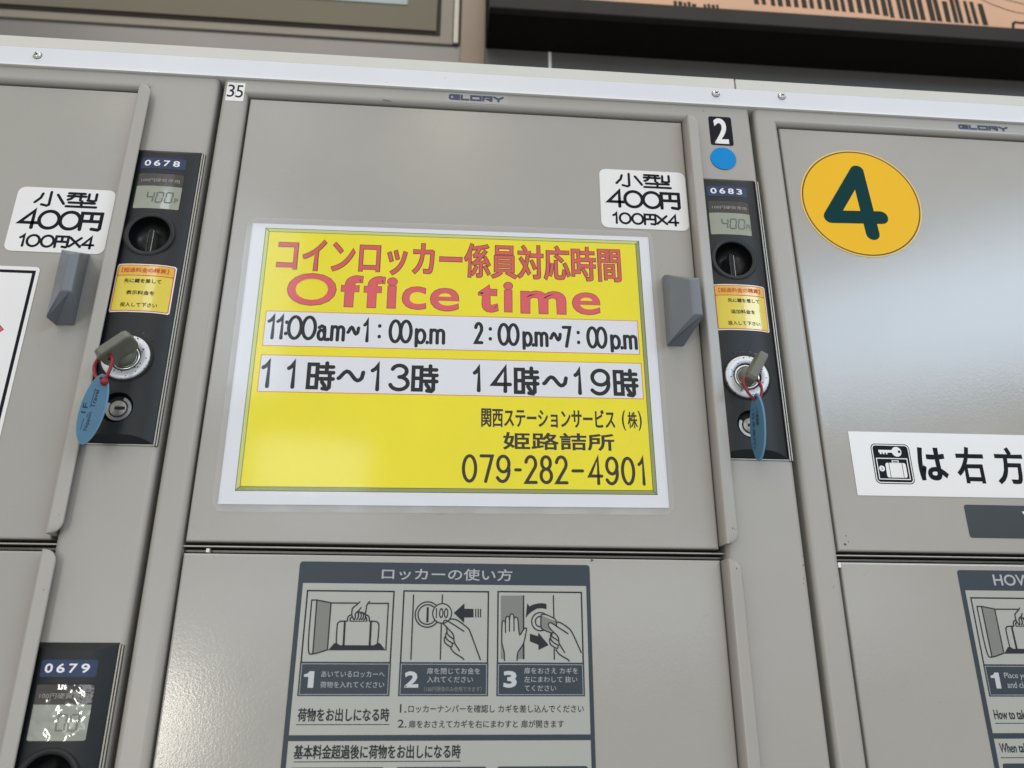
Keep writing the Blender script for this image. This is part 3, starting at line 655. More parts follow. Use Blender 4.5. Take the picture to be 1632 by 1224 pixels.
def smooth_loop(P, k=5):
    P = [Vector(p) for p in P]; n = len(P); out = []
    for i in range(n):
        a, b, c, d = P[i - 1], P[i], P[(i + 1) % n], P[(i + 2) % n]
        for j in range(k):
            t = j / k; out.append(0.5 * ((2 * b) + (c - a) * t + (2 * a - 5 * b + 4 * c - d) * t * t + (3 * b - a - 3 * c + d) * t ** 3))
    return out
kx, kz = CXM - .3, -237.2
r = key(kx - 420, kz, 42, 1.5, 'olive plastic key in the 0678 lock, blue tag lettered Nippon Travel hanging from red cord')
o_ = -420
m_ = MB(); m_.tube(smooth_loop([(383.6 + o_, -21.5, -242), (386.5 + o_, -24, -243), (388.6 + o_, -24.5, -247), (388.0 + o_, -24, -254), (385.4 + o_, -23.2, -260), (383.2 + o_, -21.5, -259.5), (378.6 + o_, -19.5, -256.8), (375.8 + o_, -18.5, -250), (376.8 + o_, -18, -244.4), (380.5 + o_, -18.5, -241.5)]), 1.05, CORD, closed=True)
m_.lathe(385.9 + o_, -261.3, [(0.02, -25.6), (1.9, -25.2), (2.5, -23.4), (1.9, -21.6), (0.02, -21.2)], CORD, 16); m_.build('cord', r)
def dash(mb):
    mb.stroke([(-3.2, -14.5), (-3.2, -7)], .35, -.9, TAGINK, cap=False); mb.stroke([(-1.6, 3.5), (-1.6, 13.0)], .35, -.9, TAGINK, cap=False)
    mb.stroke([(-1.6, -6.5), (-1.6, -3)], .3, -.9, TAGINK, cap=False)
tag(r, (381.6 + o_, -22, -278.8), 23.2, 7.8, math.radians(-5.5), 0, [rtext('1F', -3.5, -3.0, 3.0, 3.0, .01, 1), rtext('Nippon', -14.5, 1.2, -2.4, 2.7, .01, 1), rtext('Travel', .4, 1.2, 12.2, 2.7, .01, 1), dash])
r = key(kx, kz, 60, 0, 'olive plastic key in the 0683 lock, seen edge on, blue tag with Japanese lettering')
m_ = MB(); m_.tube(smooth_loop([(383.6, -20, -243.0), (380.3, -22.5, -244.0), (377.9, -23.5, -248), (379.6, -24, -255), (384.2, -23, -260.0), (386.5, -22, -260.6), (389.2, -20.5, -258.5), (391.6, -19.5, -252), (390.6, -19, -246), (387.3, -18.5, -242.6)]), .95, CORD, closed=True); m_.build('cord', r)
tag(r, (385.0, -22, -279.0), 22.9, 7.6, math.radians(-5), math.radians(-72), [rtext('ＪＲ姫路駅', 13.5, -.6, -13.8 + 27.3 + 13.0, 2.8, .012, -1), rtext('（日本旅行）', 12.5, -4.4, 26.5 + 12.5, 2.6, .005, -1)])

# ------------------------------------------------------------------ stickers
def sticker(name, mb, origin, label, cat, group=None): return props(mb.build(name, origin=origin), label, cat, group)
mb = MB(); mb.prism(rr(3.3, -4.5, 16.8, -21.8, .2), -.25, -.02, WHITE); mb.rect(9.98, -4.6, 10.12, -21.7, -.27, TONE); mb.text('3', 4.0, -6.6, 9.4, -18.3, -.3, INK); mb.text('5', 10.5, -6.8, 15.9, -18.6, -.3, INK)
sticker('number_sticker', mb, (10, -.1, -13), 'small white square sticker numbered 35 at the locker corner', 'sticker')
mb = MB(); mb.prism(rr(381.6, -11.0, 400.2, -38.6, 1.9), -.25, -.02, INK); mb.text('2', 385.1, -12.6, 396.6, -37.2, -.3, WHITE, 0.022)
sticker('number_sticker', mb, (391, -.1, -25), 'black upright sticker with a white 2 above the blue dot', 'sticker')
mb = MB(); mb.prism([(390.4 + 10.3 * math.cos(i * math.pi / 32), -51.3 + 10.3 * math.sin(i * math.pi / 32)) for i in range(64)], -.6, -.02, BLUE, side=mat('blue_edge', (0, .06, .18), .5))
sticker('dot_sticker', mb, (390.4, -.1, -51.3), 'round plain blue dot sticker under the black 2', 'sticker')
for x0, label, back in ((173.4, 'slate wide lettered maker plate on the rail above the office hours notice', True), (593.2, 'slate wide lettered maker mark on the rail above the round 4 sticker', False)):
    mb = MB(); dx = x0 - 173.4; zo = -1.2 if not back else 0
    if back: mb.rect(171, -2.0, 220, -11.2, -.05, MARKBACK)
    mb.sfont('GLQRY', x0, x0 + 43.4, -9.1 + zo * .3, -3.5 + zo * .9, 1.85, -.12, MARKINK, gap=.34)
    sticker('maker_mark', mb, (x0 + 21, -.1, -6.5), label, 'maker mark', 'maker marks on the top rail')
def price(x, z, label):
    mb = MB(); mb.prism(rr(x, z, x + 67.6, z - 52.4, 5.2), 2.7, 2.98, WHITE, side=TONE); y = 2.62
    mb.sfont('小型', x + 12.2, x + 56.6, z - 16.0, z - 2.6, 1.95, y, INK, gap=.12)
    mb.sfont('4OO円', x + 4.9, x + 62.4, z - 34.6, z - 18.2, 2.55, y, INK, gap=.06)
    mb.sfont('1OO円×4', x + 8.2, x + 60.2, z - 49.0, z - 38.4, 1.8, y, INK, gap=.16)
    sticker('price_sticker', mb, (x + 33.8, 2.9, z - 26), label, 'price sticker', 'white price stickers')
price(291.4, -64.4, 'white price sticker above the corner of the yellow office hours notice')
price(289.0 - 420, -104.8, 'white price sticker half under the slate handle beside unit 0678')
def pay(x, lines, label, t0):
    mb = MB(); N = 56; x0, x1, zt, zb = 370.6, 409.9, -164.8, -201.4
    def sl(a, b, c, d, y, mt, cut=0):
        for i in range(N):
            p, q = a + (c - a) * i / N, a + (c - a) * (i + 1) / N; k = cut if i in (0, N - 1) else 0
            mb.rect(p, b - k, q, d + k, y, mt)
    sl(x0, zt, x1, zb, -.12, WHITE, .7); sl(x0 + .7, zt - .7, x1 - .7, zb + .7, -.16, REDLINE, .6); sl(x0 + 1.3, zt - 1.3, x1 - 1.3, zt - 8.6, -.2, YHEAD, .4); sl(x0 + 1.3, zt - 9.2, x1 - 1.3, zb + 1.3, -.2, YSTICK, .3)
    mb.text('【超過料金の精算】', 374.2, zt - 2.9, 405.6, zt - 6.6, -.36, REDLINE, .012)
    for (s, a, b), z in zip(lines, (-176.2, -185.2, -194.3)): mb.text(s, a, z, b, z - 3.2, -.36, INK, .012)
    on_unit(mb, x, t0); sticker('payment_sticker', mb, (x + 390, -5, -183 + t0), label, 'payment sticker', 'yellow payment stickers on the coin units')
pay(0, [('先に鍵を差して', 380.2, 404.0), ('追加料金を', 381.7, 399.6), ('投入して下さい', 378.8, 402.6)], 'yellow payment sticker with red rim on the 0683 coin unit', 0)
pay(-420, [('先に鍵を差して', 377.4, 402.0), ('表示料金を', 380.3, 398.9), ('投入して下さい', 377.8, 401.9)], 'yellow payment sticker with red rim on the 0678 coin unit', -2.8)

# notice on the door at the picture's edge: white board with a black line and a red lozenge
mb = MB(); x0, x1, zt, zb = 40 - 420, 316.8 - 420, -169.2, -338
mb.prism(rr(x0, zt, x1, zb, 3), 2.6, 2.98, WHITE, side=TONE); mb.ringrect(x0 + 2.6, zt - 2.8, x1 - 2.4, zb + 2.8, 2.2, 2.54, INK)
mb.poly([(302.9 - 420, -216.9), (293 - 420, -207), (283 - 420, -216.9), (293 - 420, -227)], 2.54, MAROON); mb.poly([(302.3 - 420, -216.9), (293 - 420, -207.7), (283.6 - 420, -216.9), (293 - 420, -226.3)], 2.5, PINK)
sticker('wall_notice', mb, ((x0 + x1) / 2, 2.9, -250), 'white notice with black border line, partly cut off, below the price sticker of 0678', 'notice')

# round 4
mb = MB(); c = (499.4, -83.6); mb.prism([(c[0] + 48.9 * math.cos(i * math.pi / 48), c[1] + 48.9 * math.sin(i * math.pi / 48)) for i in range(96)], 2.7, 2.98, AMBER2)
mb.disc(c[0], c[1], 48.0, 2.66, ORANGE, 96); mb.annulus(c[0], c[1], 46.7, 47.75, 2.62, BROWNLINE, 96)
P4 = [(504.2, -111.8), (500.4, -54.8), (472.6, -98.0), (513.4, -96.8)]
g = mb; tri = [P4[1], P4[2], (503.0, -97.2)]
mb.stroke([P4[0], (500.5, -55.2)], 11.0, 2.58, GREEN4); mb.stroke([P4[1], P4[2]], 11.4, 2.56, GREEN4); mb.stroke([P4[2], P4[3]], 11.4, 2.54, GREEN4)
sticker('round_sticker', mb, (499.4, 2.9, -83.6), 'large round amber sticker with a dark green 4 on the upper door', 'sticker')

# way sign
mb = MB(); mb.prism([(459.8, -272.5), (690, -271.6), (690, -317.0), (459.8, -317.9)], 2.7, 2.98, WHITE, side=TONE); y = 2.64
mb.poly(rr(474.3, -281.0, 502.3, -309.5, 3.4), y, INK); mb.poly(rr(474.9, -281.6, 501.7, -308.9, 2.9), y - .03, WHITE); mb.poly(rr(475.6, -282.3, 501.0, -308.2, 2.3), y - .06, INK); y -= .1
mb.stroke([(479.6, -286.4), (490.5, -286.4)], 1.9, y, WHITE, cap=False); mb.disc(492.6, -286.6, 3.5, y - .02, WHITE); mb.rect(493.6, -285.7, 495.3, -287.4, y - .05, INK)
for q in (480.3, 482.4, 484.6): mb.rect(q, -287.1, q + 1.2, -288.5, y - .01, WHITE)
mb.ringrect(476.9, -291.2, 499.5, -306.5, .65, y, WHITE); mb.poly(rr(483.0, -294.6, 497.6, -305.0, 1.5), y, WHITE); mb.ringrect(487.9, -292.8, 492.9, -294.8, .6, y, WHITE)
mb.rect(485.4, -294.6, 485.8, -305, y - .03, INK); mb.rect(494.8, -294.6, 495.2, -305, y - .03, INK); mb.disc(480.1, -298.8, 2.05, y, WHITE); mb.rect(479.85, -297.9, 480.35, -299.9, y - .03, INK)
mb.text('は', 506.8, -282.8, 527.6, -306.6, 2.6, INK, .028); mb.text('右', 534.4, -281.7, 555.4, -308.0, 2.6, INK, .022); mb.text('方', 563.2, -281.4, 584.4, -308.0, 2.6, INK, .022)
sticker('way_sign', mb, (560, 2.9, -295), 'white strip sign with locker pictogram and black Japanese lettering on the door', 'sign')
mb = MB(); mb.prism(rr(534.2, -322.8, 690, -345.3, 1.8), 2.75, 2.98, mat('black_label_face', (.018, .026, .026), .4)); mb.text('¥', 575.0, -326.8, 586, -341, 2.7, WHITE, .01)
sticker('black_label', mb, (600, 2.9, -334), 'dark green black label under the white strip sign, cut by the picture edge', 'label')

# ------------------------------------------------------------------ office hours notice (A4, laminated, hung slightly askew)
CX, CZ, TILT = 182.0, -228.0, math.radians(0.58)
def U(x, z):
    dx, dz = x - CX, z - CZ; c, s = math.cos(-TILT), math.sin(-TILT); return (CX + dx * c - dz * s, CZ + dx * s + dz * c)
nt_ = empty('office_hours_notice', CX, 2.9, CZ, 'laminated yellow office time notice taped on the middle upper door', 'notice')
mb = MB(); y = 2.40
def T(s, a, b, mt, off=0.0, yy=0.10, fn=None):
    (x0, z0), (x1, z1) = U(*a), U(*b); mb.text(s, x0, z0, x1, z1, y - yy, mt, off)
def SF(s, a, b, w, mt, gap=.16, lo=0.0, hi=0.0):
    (x0, z0), (x1, z1) = U(*a), U(*b); mb.sfont(s, x0, x1, z1 + lo, z0 - hi, w, y - .12, mt, gap)
px0, pz0 = 36.6, -125.3; px1, pz1 = 327.6, -330.5
mb.rect(px0, pz0, px1, pz1, y, PAPER)
fx0, fz0, fx1, fz1, fw = 46.2, -128.9, 320.4, -321.9, 2.75
mb.rect(fx0, fz0, fx1, fz1, y - .03, TEAL)
l = .42
def quad(p, mt): mb.poly(p, y - .05, mt)
A, B = (fx0 + l, fz0 - l, fx1 - l, fz1 + l), (fx0 + fw, fz0 - fw, fx1 - fw, fz1 + fw)
quad([(A[0], A[1]), (A[2], A[1]), (B[2], B[1]), (B[0], B[1])], FRAMEY); quad([(A[0], A[3]), (B[0], B[3]), (B[2], B[3]), (A[2], A[3])], FRAMED); quad([(A[0], A[1] - .1), (B[0], B[1]), (B[0], B[3]), (A[0], A[3] + .1)], FRAMEY); quad([(A[2], A[1] - .1), (A[2], A[3] + .1), (B[2], B[3]), (B[2], B[1])], FRAMED)
mb.ringrect(B[0] - .05, B[1] + .05, B[2] + .05, B[3] - .05, .4, y - .06, TEAL)
mb.rect(B[0] + .35, B[1] - .35, B[2] - .35, B[3] + .35, y - .07, YELLOW)
for a, b in (((fx0, fz0), (B[0], B[1])), ((fx1, fz0), (B[2], B[1])), ((fx0, fz1), (B[0], B[3])), ((fx1, fz1), (B[2], B[3]))): mb.stroke([a, b], .45, y - .08, TEAL, cap=False)
# heading, outlined
T('コインロッカー係員対応時間', (55.2, -136.6), (304.9, -163.2), MAROON, .030, .10); T('コインロッカー係員対応時間', (55.65, -137.05), (304.45, -162.75), RED, .011, .13)
for s, x0, z0, x1, z1 in (('O', 65.0, -165.6, 99.8, -191.0), ('f', 102.2, -165.9, 118.2, -191.3), ('f', 118.2, -165.9, 133.9, -191.3), ('i', 134.5, -166.4, 142.3, -191.2), ('c', 145.4, -172.9, 163.1, -191.2), ('e', 165.3, -173.2, 186.5, -191.6),
                          ('t', 199.3, -169.1, 214.5, -191.3), ('i', 217.6, -166.2, 224.9, -190.8), ('m', 229.7, -172.6, 263.4, -191.0), ('e', 267.2, -172.4, 288.3, -190.3)):
    k = .05 if s in 'fitm' else .02
    T(s, (x0, z0), (x1, z1), MAROON, k, .10); T(s, (x0 + .42, z0 - .42), (x1 - .42, z1 + .42), PINK, k * .8, .14)
for a, b in (((52.7, -196.4), (315.0, -219.9)), ((53.0, -229.3), (315.9, -253.3))):
    (x0, z0), (x1, z1) = U(*a), U(*b); z0 = z0 + .3; x0 = (x0); mb.rect(x0, z0, x1, z1, y - .09, REDLINE); mb.rect(x0 + .45, z0 - .45, x1 - .45, z1 + .45, y - .1, PAPER)
for s, a, b, g_ in (('11:00', (54.0, -199.0), (88.7, -217.4), .10), ('a.m', (88.4, -199.3), (108.2, -217.6), .13), ('~', (108.6, -199.5), (118.3, -217.6), .1), ('1', (119.6, -199.5), (125.4, -217.6), .1), (':', (130.0, -199.5), (133.0, -217.4), .1), ('00', (137.6, -199.3), (154.6, -217.4), .02), ('p.m', (155.8, -199.3), (177.3, -217.4), .12),
                    ('2', (197.0, -199.0), (204.0, -216.0), .1), (':', (207.0, -199.0), (210.4, -216.0), .1), ('00', (213.6, -199.0), (229.6, -216.6), .02), ('p.m', (231.2, -199.0), (250.0, -216.6), .1), ('~', (250.2, -199.0), (259.6, -216.6), .1), ('7', (259.4, -199.6), (266.6, -216.6), .1), (':', (269.6, -199.4), (273.0, -216.4), .1), ('00', (276.8, -199.2), (292.3, -216.4), .02), ('p.m', (293.9, -199.2), (313.9, -216.4), .12)):
    SF(s, a, b, 2.4, INK, g_)
for s, a, b, g_ in (('1', (53.6, -232.8), (62.4, -253.2), .1), ('1', (70.6, -232.8), (79.0, -253.2), .1), ('時', (84.6, -232.6), (104.0, -254.0), .1), ('~', (104.6, -230.5), (124.0, -253.6), .1), ('1', (126.6, -232.6), (135.6, -253.2), .1), ('3', (139.9, -232.6), (154.6, -252.8), .1), ('時', (155.0, -232.4), (173.9, -253.4), .1),
                    ('1', (196.4, -232.2), (204.0, -251.8), .1), ('4', (209.6, -231.8), (224.2, -251.8), .1), ('時', (225.2, -231.6), (243.4, -253.0), .1), ('~', (244.8, -230.5), (263.2, -252.5), .1), ('1', (266.4, -231.6), (274.0, -251.6), .1), ('9', (278.5, -231.6), (293.2, -251.6), .1), ('時', (294.6, -231.0), (312.9, -252.2), .1)):
    SF(s, a, b, 2.75, INK, g_)
T('関西ステーションサービス', (203.2, -262.8), (295.0, -275.6), BROWNINK, .020); T('(', (299.6, -261.8), (302.4, -276.4), BROWNINK, .01); T('株', (303.6, -262.8), (310.6, -274.6), BROWNINK, .018); T(')', (310.9, -261.8), (313.6, -276.2), BROWNINK, .01)
T('姫路詰所', (218.1, -279.6), (293.9, -291.0), BROWNINK, .030)
SF('079', (191.0, -295.6), (223.6, -314.6), 2.15, BROWNINK, .34); SF('-', (225.6, -295.4), (230.9, -314.6), 2.15, BROWNINK); SF('282', (232.2, -295.2), (261.9, -314.6), 2.15, BROWNINK, .36); SF('-', (263.8, -295.2), (272.6, -314.4), 2.15, BROWNINK); SF('4901', (274.9, -295.0), (315.0, -314.4), 2.15, BROWNINK, .36)
speck(mb, 305, -284.5, y - .14, .3)
pp = mb.build('paper', nt_)
mb = MB(); N, M_ = 60, 44; vs = []; lx0, lz0, lx1, lz1 = 32.9, -120.6, 331.0, -335.2
edge = [random.uniform(0, 6.28) for _ in range(8)]
for j in range(M_ + 1):
    for i in range(N + 1):
        u, v = i / N, j / M_; x, z = lx0 + (lx1 - lx0) * u, lz0 + (lz1 - lz0) * v
        d = min(x - px0, px1 - x, pz0 - z, z - pz1); e = max(0, 1 - max(0, d + 4) / 7) if d > -4 else 1
        wv = .10 * math.sin(u * 9 + edge[0]) * math.sin(v * 7 + edge[1]) + .05 * math.sin(u * 23 + v * 11 + edge[2])
        wb = e * (.55 * math.sin(u * 41 + edge[3]) * math.sin(v * 33 + edge[4]) + .4 * math.sin(u * 87 + v * 70 + edge[5]))
        # round the four corners of the pouch
        r_ = 7.0; dx = max(0, lx0 + r_ - x, x - lx1 + r_); dz = max(0, z - lz0 + r_, lz1 + r_ - z); q = math.hypot(dx, dz)
        if q > r_ and dx > 0 and dz > 0:
            x += math.copysign(dx - dx * r_ / q, CX - x); z += math.copysign(dz - dz * r_ / q, CZ - z)
        vs.append((x, 2.05 + .14 * wv + .17 * wb + .25 * e, z))
qs = [(j * (N + 1) + i, (j + 1) * (N + 1) + i, (j + 1) * (N + 1) + i + 1, j * (N + 1) + i + 1) for j in range(M_) for i in range(N)]
out_ = lambda q: not (px0 < sum(vs[i][0] for i in q) / 4 < px1 and pz1 < sum(vs[i][2] for i in q) / 4 < pz0)
n0 = len(mb.v); mb.v += vs
for q in qs: mb.f.append(tuple(i + n0 for i in q)); mb.mi.append(mb.m(FILM2 if out_(q) else FILM)); mb.sm.append(True)
mb.build('laminate_film', nt_)
nt_.rotation_euler = (0, -TILT, 0)

# ------------------------------------------------------------------ instruction panels on the lower doors
PICTO = json.loads('''{"p1":{"lines":[[[101.2,-390.1],[101.3,-420.9],[104.6,-421.6],[112.8,-419.0]],[[101.2,-390.1],[104.3,-390.0],[113.0,-391.6]],[[104.3,-390.1],[104.6,-421.4]],[[113.0,-391.7],[113.1,-418.8]],[[113.0,-391.7],[128.8,-391.6]],[[135.9,-391.7],[147.9,-391.6],[147.9,-418.8]],[[123.5,-402.3],[119.5,-402.3],[118.1,-403.2],[117.7,-404.6],[117.9,-414.6],[118.3,-415.6],[119.6,-416.3]],[[137.0,-402.2],[140.6,-402.2],[142.3,-403.0],[143.0,-404.4],[142.8,-414.5],[142.4,-415.7],[141.1,-416.2]],[[123.7,-402.1],[123.7,-400.1],[124.5,-399.1],[125.7,-398.5]],[[136.8,-402.0],[136.8,-400.0],[136.0,-399.0],[134.5,-398.4]],[[125.3,-402.1],[125.3,-400.5],[126.2,-399.9]],[[135.4,-402.1],[135.1,-400.4],[134.3,-399.6]],[[130.4,-390.9],[128.8,-392.5],[126.4,-394.4],[126.0,-395.4],[126.0,-398.9],[126.9,-400.5],[127.6,-401.4]],[[136.3,-390.6],[134.6,-392.7],[134.6,-395.5],[134.2,-398.0]],[[131.3,-394.3],[130.3,-396.0],[129.3,-396.6]],[[127.8,-401.3],[128.5,-400.1],[128.0,-398.4],[128.7,-397.0],[129.8,-397.0],[130.2,-398.8],[130.0,-400.5],[129.2,-401.4]],[[130.2,-398.0],[130.2,-396.9],[131.2,-396.9],[131.9,-398.8],[131.7,-400.5],[130.8,-401.4]],[[131.8,-398.0],[131.7,-397.0],[132.5,-397.0],[133.3,-398.8],[133.1,-400.4],[132.2,-401.3]],[[133.3,-398.4],[133.2,-397.5],[134.0,-397.6],[134.6,-399.0],[134.4,-400.6],[133.6,-401.5]]],"fills":[[[113.4,-419.2],[116.8,-415.1],[118.2,-415.1],[118.7,-416.2],[142.1,-416.2],[142.9,-414.9],[144.1,-414.9],[147.7,-419.0]],[[121.6,-402.4],[122.8,-402.3],[123.1,-416.4],[121.8,-416.4]],[[137.3,-402.2],[138.6,-402.2],[138.7,-416.3],[137.4,-416.3]],[[125.3,-402.0],[135.3,-402.0],[135.4,-402.5],[125.4,-402.6]]],"tone":[[104.6,-390.5],[112.6,-392.0],[112.8,-418.6],[105.0,-421.0]]},"p2":{"lines":[[[163.3,-386.4],[163.4,-424.1]],[[181.1,-386.2],[181.1,-391.2]],[[181.0,-403.8],[181.1,-424.0]],[[182.4,-403.7],[182.2,-402.1],[183.0,-401.3],[184.3,-401.3],[194.9,-407.7]],[[185.8,-400.9],[187.2,-400.5],[190.7,-400.9],[197.8,-406.1],[198.7,-407.7],[205.3,-424.1]],[[182.4,-403.5],[185.1,-406.2],[188.8,-409.6],[188.9,-413.0],[189.6,-415.0],[192.5,-419.0]],[[184.4,-405.8],[184.5,-408.2],[185.4,-410.2],[188.6,-412.2]],[[184.3,-408.6],[183.7,-410.2],[184.4,-412.6],[188.7,-415.0]],[[183.5,-411.0],[183.0,-412.2],[183.4,-414.7],[187.5,-417.2],[188.1,-416.2],[188.0,-415.0]],[[187.1,-417.6],[189.1,-420.2],[194.6,-423.2],[195.3,-424.2]]],"circles":[[[172.3,-398.0],[179.8,-398.0],1],[[172.3,-398.0],[178.1,-398.0],1],[[181.3,-397.3],[187.1,-397.2],2]],"fills":[[[188.4,-397.0],[194.9,-391.1],[195.0,-394.4],[200.6,-394.4],[200.7,-399.5],[195.0,-399.6],[195.0,-402.8]],[[201.6,-394.4],[202.3,-394.4],[202.4,-399.5],[201.7,-399.5]],[[203.1,-394.4],[203.9,-394.4],[204.0,-399.5],[203.2,-399.5]],[[204.6,-394.4],[205.4,-394.4],[205.4,-399.5],[204.7,-399.5]],[[171.7,-393.6],[173.0,-393.6],[173.1,-402.6],[171.7,-402.6]]],"txt":["100",[177.4,-394.1],[185.1,-400.2]]},"p3":{"lines":[[[250.6,-386.0],[250.7,-399.1]],[[250.6,-417.7],[250.6,-423.7]],[[220.0,-424.5],[220.0,-420.1],[218.6,-415.7],[218.2,-413.3],[218.4,-402.3],[218.9,-401.4],[219.8,-401.4],[220.4,-402.2],[220.6,-408.2]],[[220.5,-403.9],[220.6,-399.8],[221.3,-398.7],[222.4,-398.7],[223.0,-399.8],[223.0,-407.5]],[[223.1,-400.6],[223.3,-397.9],[224.3,-397.1],[225.4,-397.7],[225.8,-399.7],[225.8,-407.3]],[[225.9,-400.1],[226.5,-399.1],[227.5,-399.2],[228.3,-400.5],[229.0,-411.0],[231.6,-406.5],[232.7,-405.6],[233.7,-405.6],[233.5,-407.1],[232.0,-414.0],[230.7,-416.4],[228.4,-419.2],[227.8,-420.8],[227.7,-424.5]],[[242.7,-397.7],[245.1,-397.1],[251.1,-399.7],[252.2,-401.2],[252.3,-404.1]],[[242.7,-397.7],[242.4,-405.4],[243.9,-406.4],[248.8,-408.4],[250.3,-408.3]],[[247.2,-403.7],[247.2,-402.9],[248.3,-402.2],[249.3,-402.5],[259.3,-408.7]],[[252.6,-401.9],[254.6,-402.0],[259.7,-405.2],[262.0,-407.7],[267.3,-419.7]],[[247.4,-404.5],[249.3,-407.0],[253.5,-410.6],[253.5,-413.9],[254.3,-415.5],[257.0,-419.7]],[[249.2,-408.8],[249.4,-410.6],[253.5,-413.1]],[[248.6,-409.0],[248.3,-411.9],[250.0,-413.9],[253.4,-415.7]],[[248.1,-411.5],[247.7,-413.1],[248.5,-415.5],[251.7,-417.3],[252.8,-417.5],[253.0,-416.3]],[[251.7,-418.3],[253.8,-421.1],[259.3,-423.9],[259.7,-424.7]]],"circles":[[[242.2,-401.7],[236.8,-401.7],1],[[242.2,-401.7],[239.1,-401.7],1]],"fills":[[[231.3,-386.0],[232.2,-386.0],[232.3,-423.8],[231.2,-423.8]],[[234.0,-390.7],[235.6,-392.6],[237.7,-391.5],[240.8,-390.8],[243.4,-390.6],[246.2,-391.0],[246.2,-394.2],[243.4,-393.7],[240.3,-393.9],[237.3,-395.5],[235.1,-397.2],[233.1,-399.6]],[[235.6,-408.9],[240.7,-410.3],[240.9,-408.2],[247.2,-415.5],[240.9,-418.4],[240.9,-415.4],[235.6,-413.4]]],"tone":[[217.5,-386.3],[231.2,-386.1],[231.2,-423.6],[217.8,-423.7]],"tone2":[[243.1,-398.1],[252.0,-401.4],[252.1,-403.7],[249.3,-402.2],[247.0,-403.1],[247.2,-404.5],[249.3,-407.8],[242.8,-405.4]]}}''')
def strokes(mb, name, dx, y, w=.78):
    P = PICTO[name]; k = 0
    for key_, mt in (('tone', TONE), ('tone2', TONE)):
        if key_ in P: mb.poly([(a + dx, b) for a, b in P[key_]], y, mt)
    if name == 'p3':   # the pressing hand covers the hatched jamb
        mb.poly([(a + dx, b) for a, b in P['fills'][0]], y - .02, LINEINK)
        hand = []
        for q in P['lines'][2:6]: pass
        sil = [P['lines'][2][i] for i in range(7)] + P['lines'][3][1:5] + P['lines'][4][1:5] + P['lines'][5]
        mb.poly([(a + dx, b) for a, b in sil], y - .04, PLATE)
    for i, f in enumerate(P['fills']):
        if name == 'p3' and i == 0: continue
        mb.poly([(a + dx, b) for a, b in f], y - .03, LINEINK)
    for c, e, o in P.get('circles', []):
        r = math.hypot(c[0] - e[0], c[1] - e[1])
        if o == 2: mb.disc(c[0] + dx, c[1], r, y - .05, PLATE)
        if name == 'p3': mb.annulus(c[0] + dx, c[1], r - w / 2, r + w / 2, y - .04, LINEINK)
        else: mb.annulus(c[0] + dx, c[1], r - w / 2, r + w / 2, y - .06 if o == 2 else y - .04, LINEINK)
    if name == 'p3': mb.poly([(a + dx, b) for a, b in PICTO['p3']['lines'][6] + PICTO['p3']['lines'][7][::-1][0:3]], y - .05, PLATE); mb.poly([(a + dx, b) for a, b in P['tone2']], y - .055, TONE)
    for q in P['lines']:
        k += 1; q = [(a + dx, b) for a, b in q]
        if len(q) > 3: q = chaikin(q)
        mb.stroke(q, w, y - .06 - .003 * k, LINEINK)
    if 'txt' in P:
        s, a, b = P['txt']; mb.text(s, a[0] + dx, a[1], b[0] + dx, b[1], y - .1, LINEINK, .01)
def chaikin(p):
    for _ in range(2):
        q = [p[0]]
        for a, b in zip(p[:-1], p[1:]): q += [(a[0] * .75 + b[0] * .25, a[1] * .75 + b[1] * .25), (a[0] * .25 + b[0] * .75, a[1] * .25 + b[1] * .75)]
        q.append(p[-1]); p = q
    return p
def panel(x0, x1, title, tb, boxes, texts, underl, lowers, label, big):
    root = empty('instruction_panel', (x0 + x1) / 2, 2.9, -420, label, 'instruction panel', 'slate printed instruction panels')
    mb = MB(); y = 2.72
    mb.prism(rr(x0, -366.8, x1, -560, 2.0), y, 2.98, SLATE); mb.rect(x0 + 3, -379.9, x1 - 2.6, -465.8, y - .04, PLATE); mb.rect(x0 + 3, -469.0, x1 - 2.6, -557, y - .04, PLATE)
    mb.text(title, *tb, y - .06, PALETXT, .014)
    for s, a, b, off, mt in texts: mb.text(s, a[0], a[1], b[0], b[1], y - .08, mt, off)
    for a, b, z in underl: mb.rect(a, z + .2, b, z - .25, y - .08, LINEINK)
    for a, b in lowers: mb.poly(rr(a, -482.8, b, -540, 1.5), y - .07, SLATE)
    mb.build('plate', root)
    for name, a, b, zt, caps in boxes:
        p = MB(); p.ringrect(a, zt, b, -426.6, .95, y - .07, LINEINK); strokes(p, name, a - {'p1': 97.7, 'p2': 156.8, 'p3': 215.3}[name], y - .12); p.build('pictogram', root)
        c = MB(); c.rect(a - .1, -426.0, b + .1, -444.8, y - .09, SLATE); c.ringrect(a + .9, -426.7, b - .9, -444.0, .3, y - .11, PALETXT)
        for s, q, w_, off, mt in caps:
            if s == '1': c.poly([(q[0] + (w_[0] - q[0]) * u, w_[1] + (q[1] - w_[1]) * v) for u, v in ((.52, 1), (1, 1), (1, 0), (.44, 0), (.44, .66), (0, .66), (0, .80), (.34, .86))], y - .13, mt)
            else: c.text(s, q[0], q[1], w_[0], w_[1], y - .13, mt, off)
        c.build('caption', root)
    return root
NB = mat('step_number', (.52, .54, .56), .45)
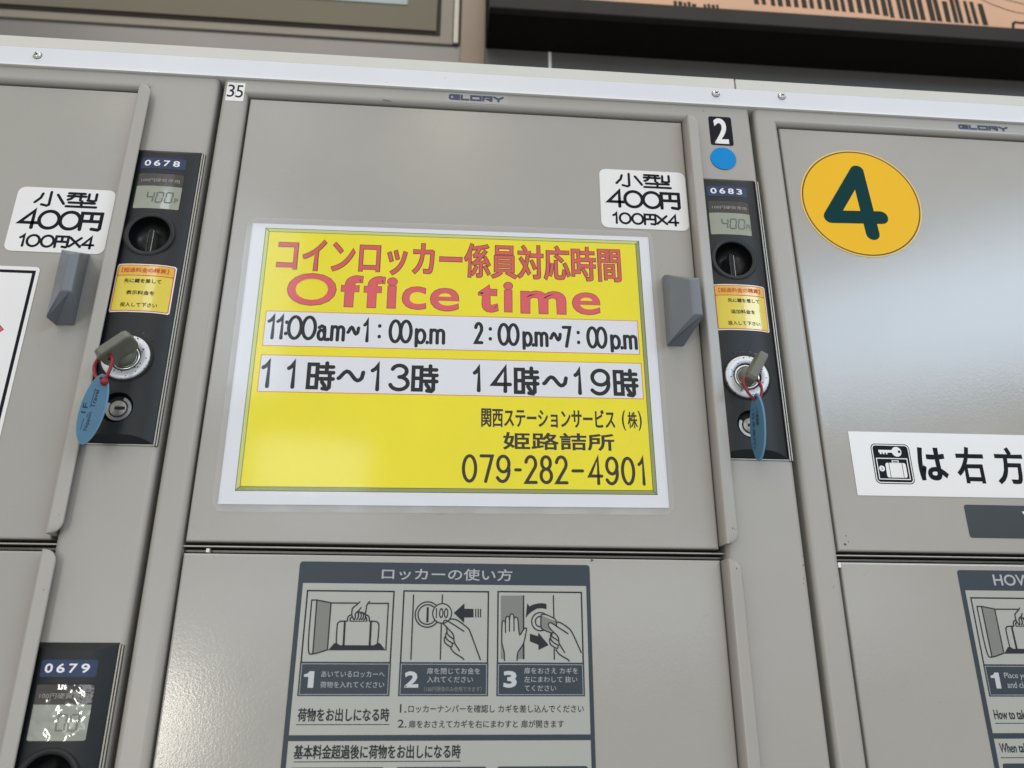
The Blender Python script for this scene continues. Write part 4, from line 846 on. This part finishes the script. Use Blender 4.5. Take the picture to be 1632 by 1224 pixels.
panel(92.2, 274.2, 'ロッカーの使い方', (143.0, -370.1, 224.7, -377.4),
  [('p1', 97.9, 151.6, -384.0, [('1', (100.8, -431.0), (106.7, -440.2), .05, NB), ('あいているロッカーへ', (110.8, -430.9), (148.2, -434.3), .002, PALETXT), ('荷物を入れてください', (110.7, -436.7), (148.3, -440.2), .002, PALETXT)]),
   ('p2', 156.8, 210.2, -383.6, [('2', (160.1, -430.9), (168.5, -440.1), .045, NB), ('扉を閉じてお金を', (173.3, -428.9), (205.2, -432.4), .002, PALETXT), ('入れてください', (173.5, -433.7), (201.0, -437.2), .002, PALETXT), ('（100円硬貨のみ使用できます）', (172.0, -439.4), (206.3, -442.3), 0, TONE)]),
   ('p3', 215.3, 268.9, -383.4, [('3', (219.4, -430.5), (227.5, -440.0), .045, NB), ('扉をおさえ カギを', (232.0, -428.5), (265.0, -432.1), .002, PALETXT), ('左にまわして 抜い', (232.0, -433.5), (264.5, -437.0), .002, PALETXT), ('てください', (232.2, -438.6), (251.4, -441.9), .002, PALETXT)])],
  [('荷物をお出しになる時', (99.1, -451.3), (152.3, -458.6), .024, LINEINK), ('1.', (158.2, -449.2), (162.0, -453.9), .012, LINEINK), ('ロッカーナンバーを確認し カギを差し込んでください', (163.2, -449.5), (268.0, -453.9), .014, LINEINK),
   ('2.', (157.4, -457.6), (162.6, -462.0), .012, LINEINK), ('扉をおさえてカギを右にまわすと 扉が開きます', (163.8, -457.9), (255.8, -462.2), .014, LINEINK), ('基本料金超過後に荷物をお出しになる時', (98.9, -470.9), (194.7, -478.5), .024, LINEINK)],
  [(98.7, 152.6, -460.2), (99.4, 194.7, -479.8)], [(97.5, 151.0), (157.5, 210.0), (216.0, 269.5)], 'slate printed Japanese locker instructions with three pictograms, middle lower door', False)
Q = 420.0
panel(100.3 + Q, 282.3 + Q, 'HOW TO USE', (124.2 + Q, -369.4, 190 + Q, -376.6),
  [('p1', 105.7 + Q, 159.4 + Q, -384.2, [('1', (109.1 + Q, -430.6), (114.8 + Q, -440.0), .05, NB), ('Place your', (118.3 + Q, -430.6), (137.5 + Q, -434.9), .003, PALETXT), ('and close', (119.2 + Q, -436.0), (136.0 + Q, -439.7), .003, PALETXT)])],
  [('How to take', (106.3 + Q, -452.4), (128.8 + Q, -458.0), .02, LINEINK), ('When taking', (105.8 + Q, -471.5), (128.6 + Q, -478.4), .02, LINEINK)],
  [(106.1 + Q, 160 + Q, -460.2), (105.3 + Q, 200 + Q, -479.6)], [(105.5 + Q, 159.0 + Q)], 'slate printed English locker instructions headed HOW, cut by the picture edge', False)
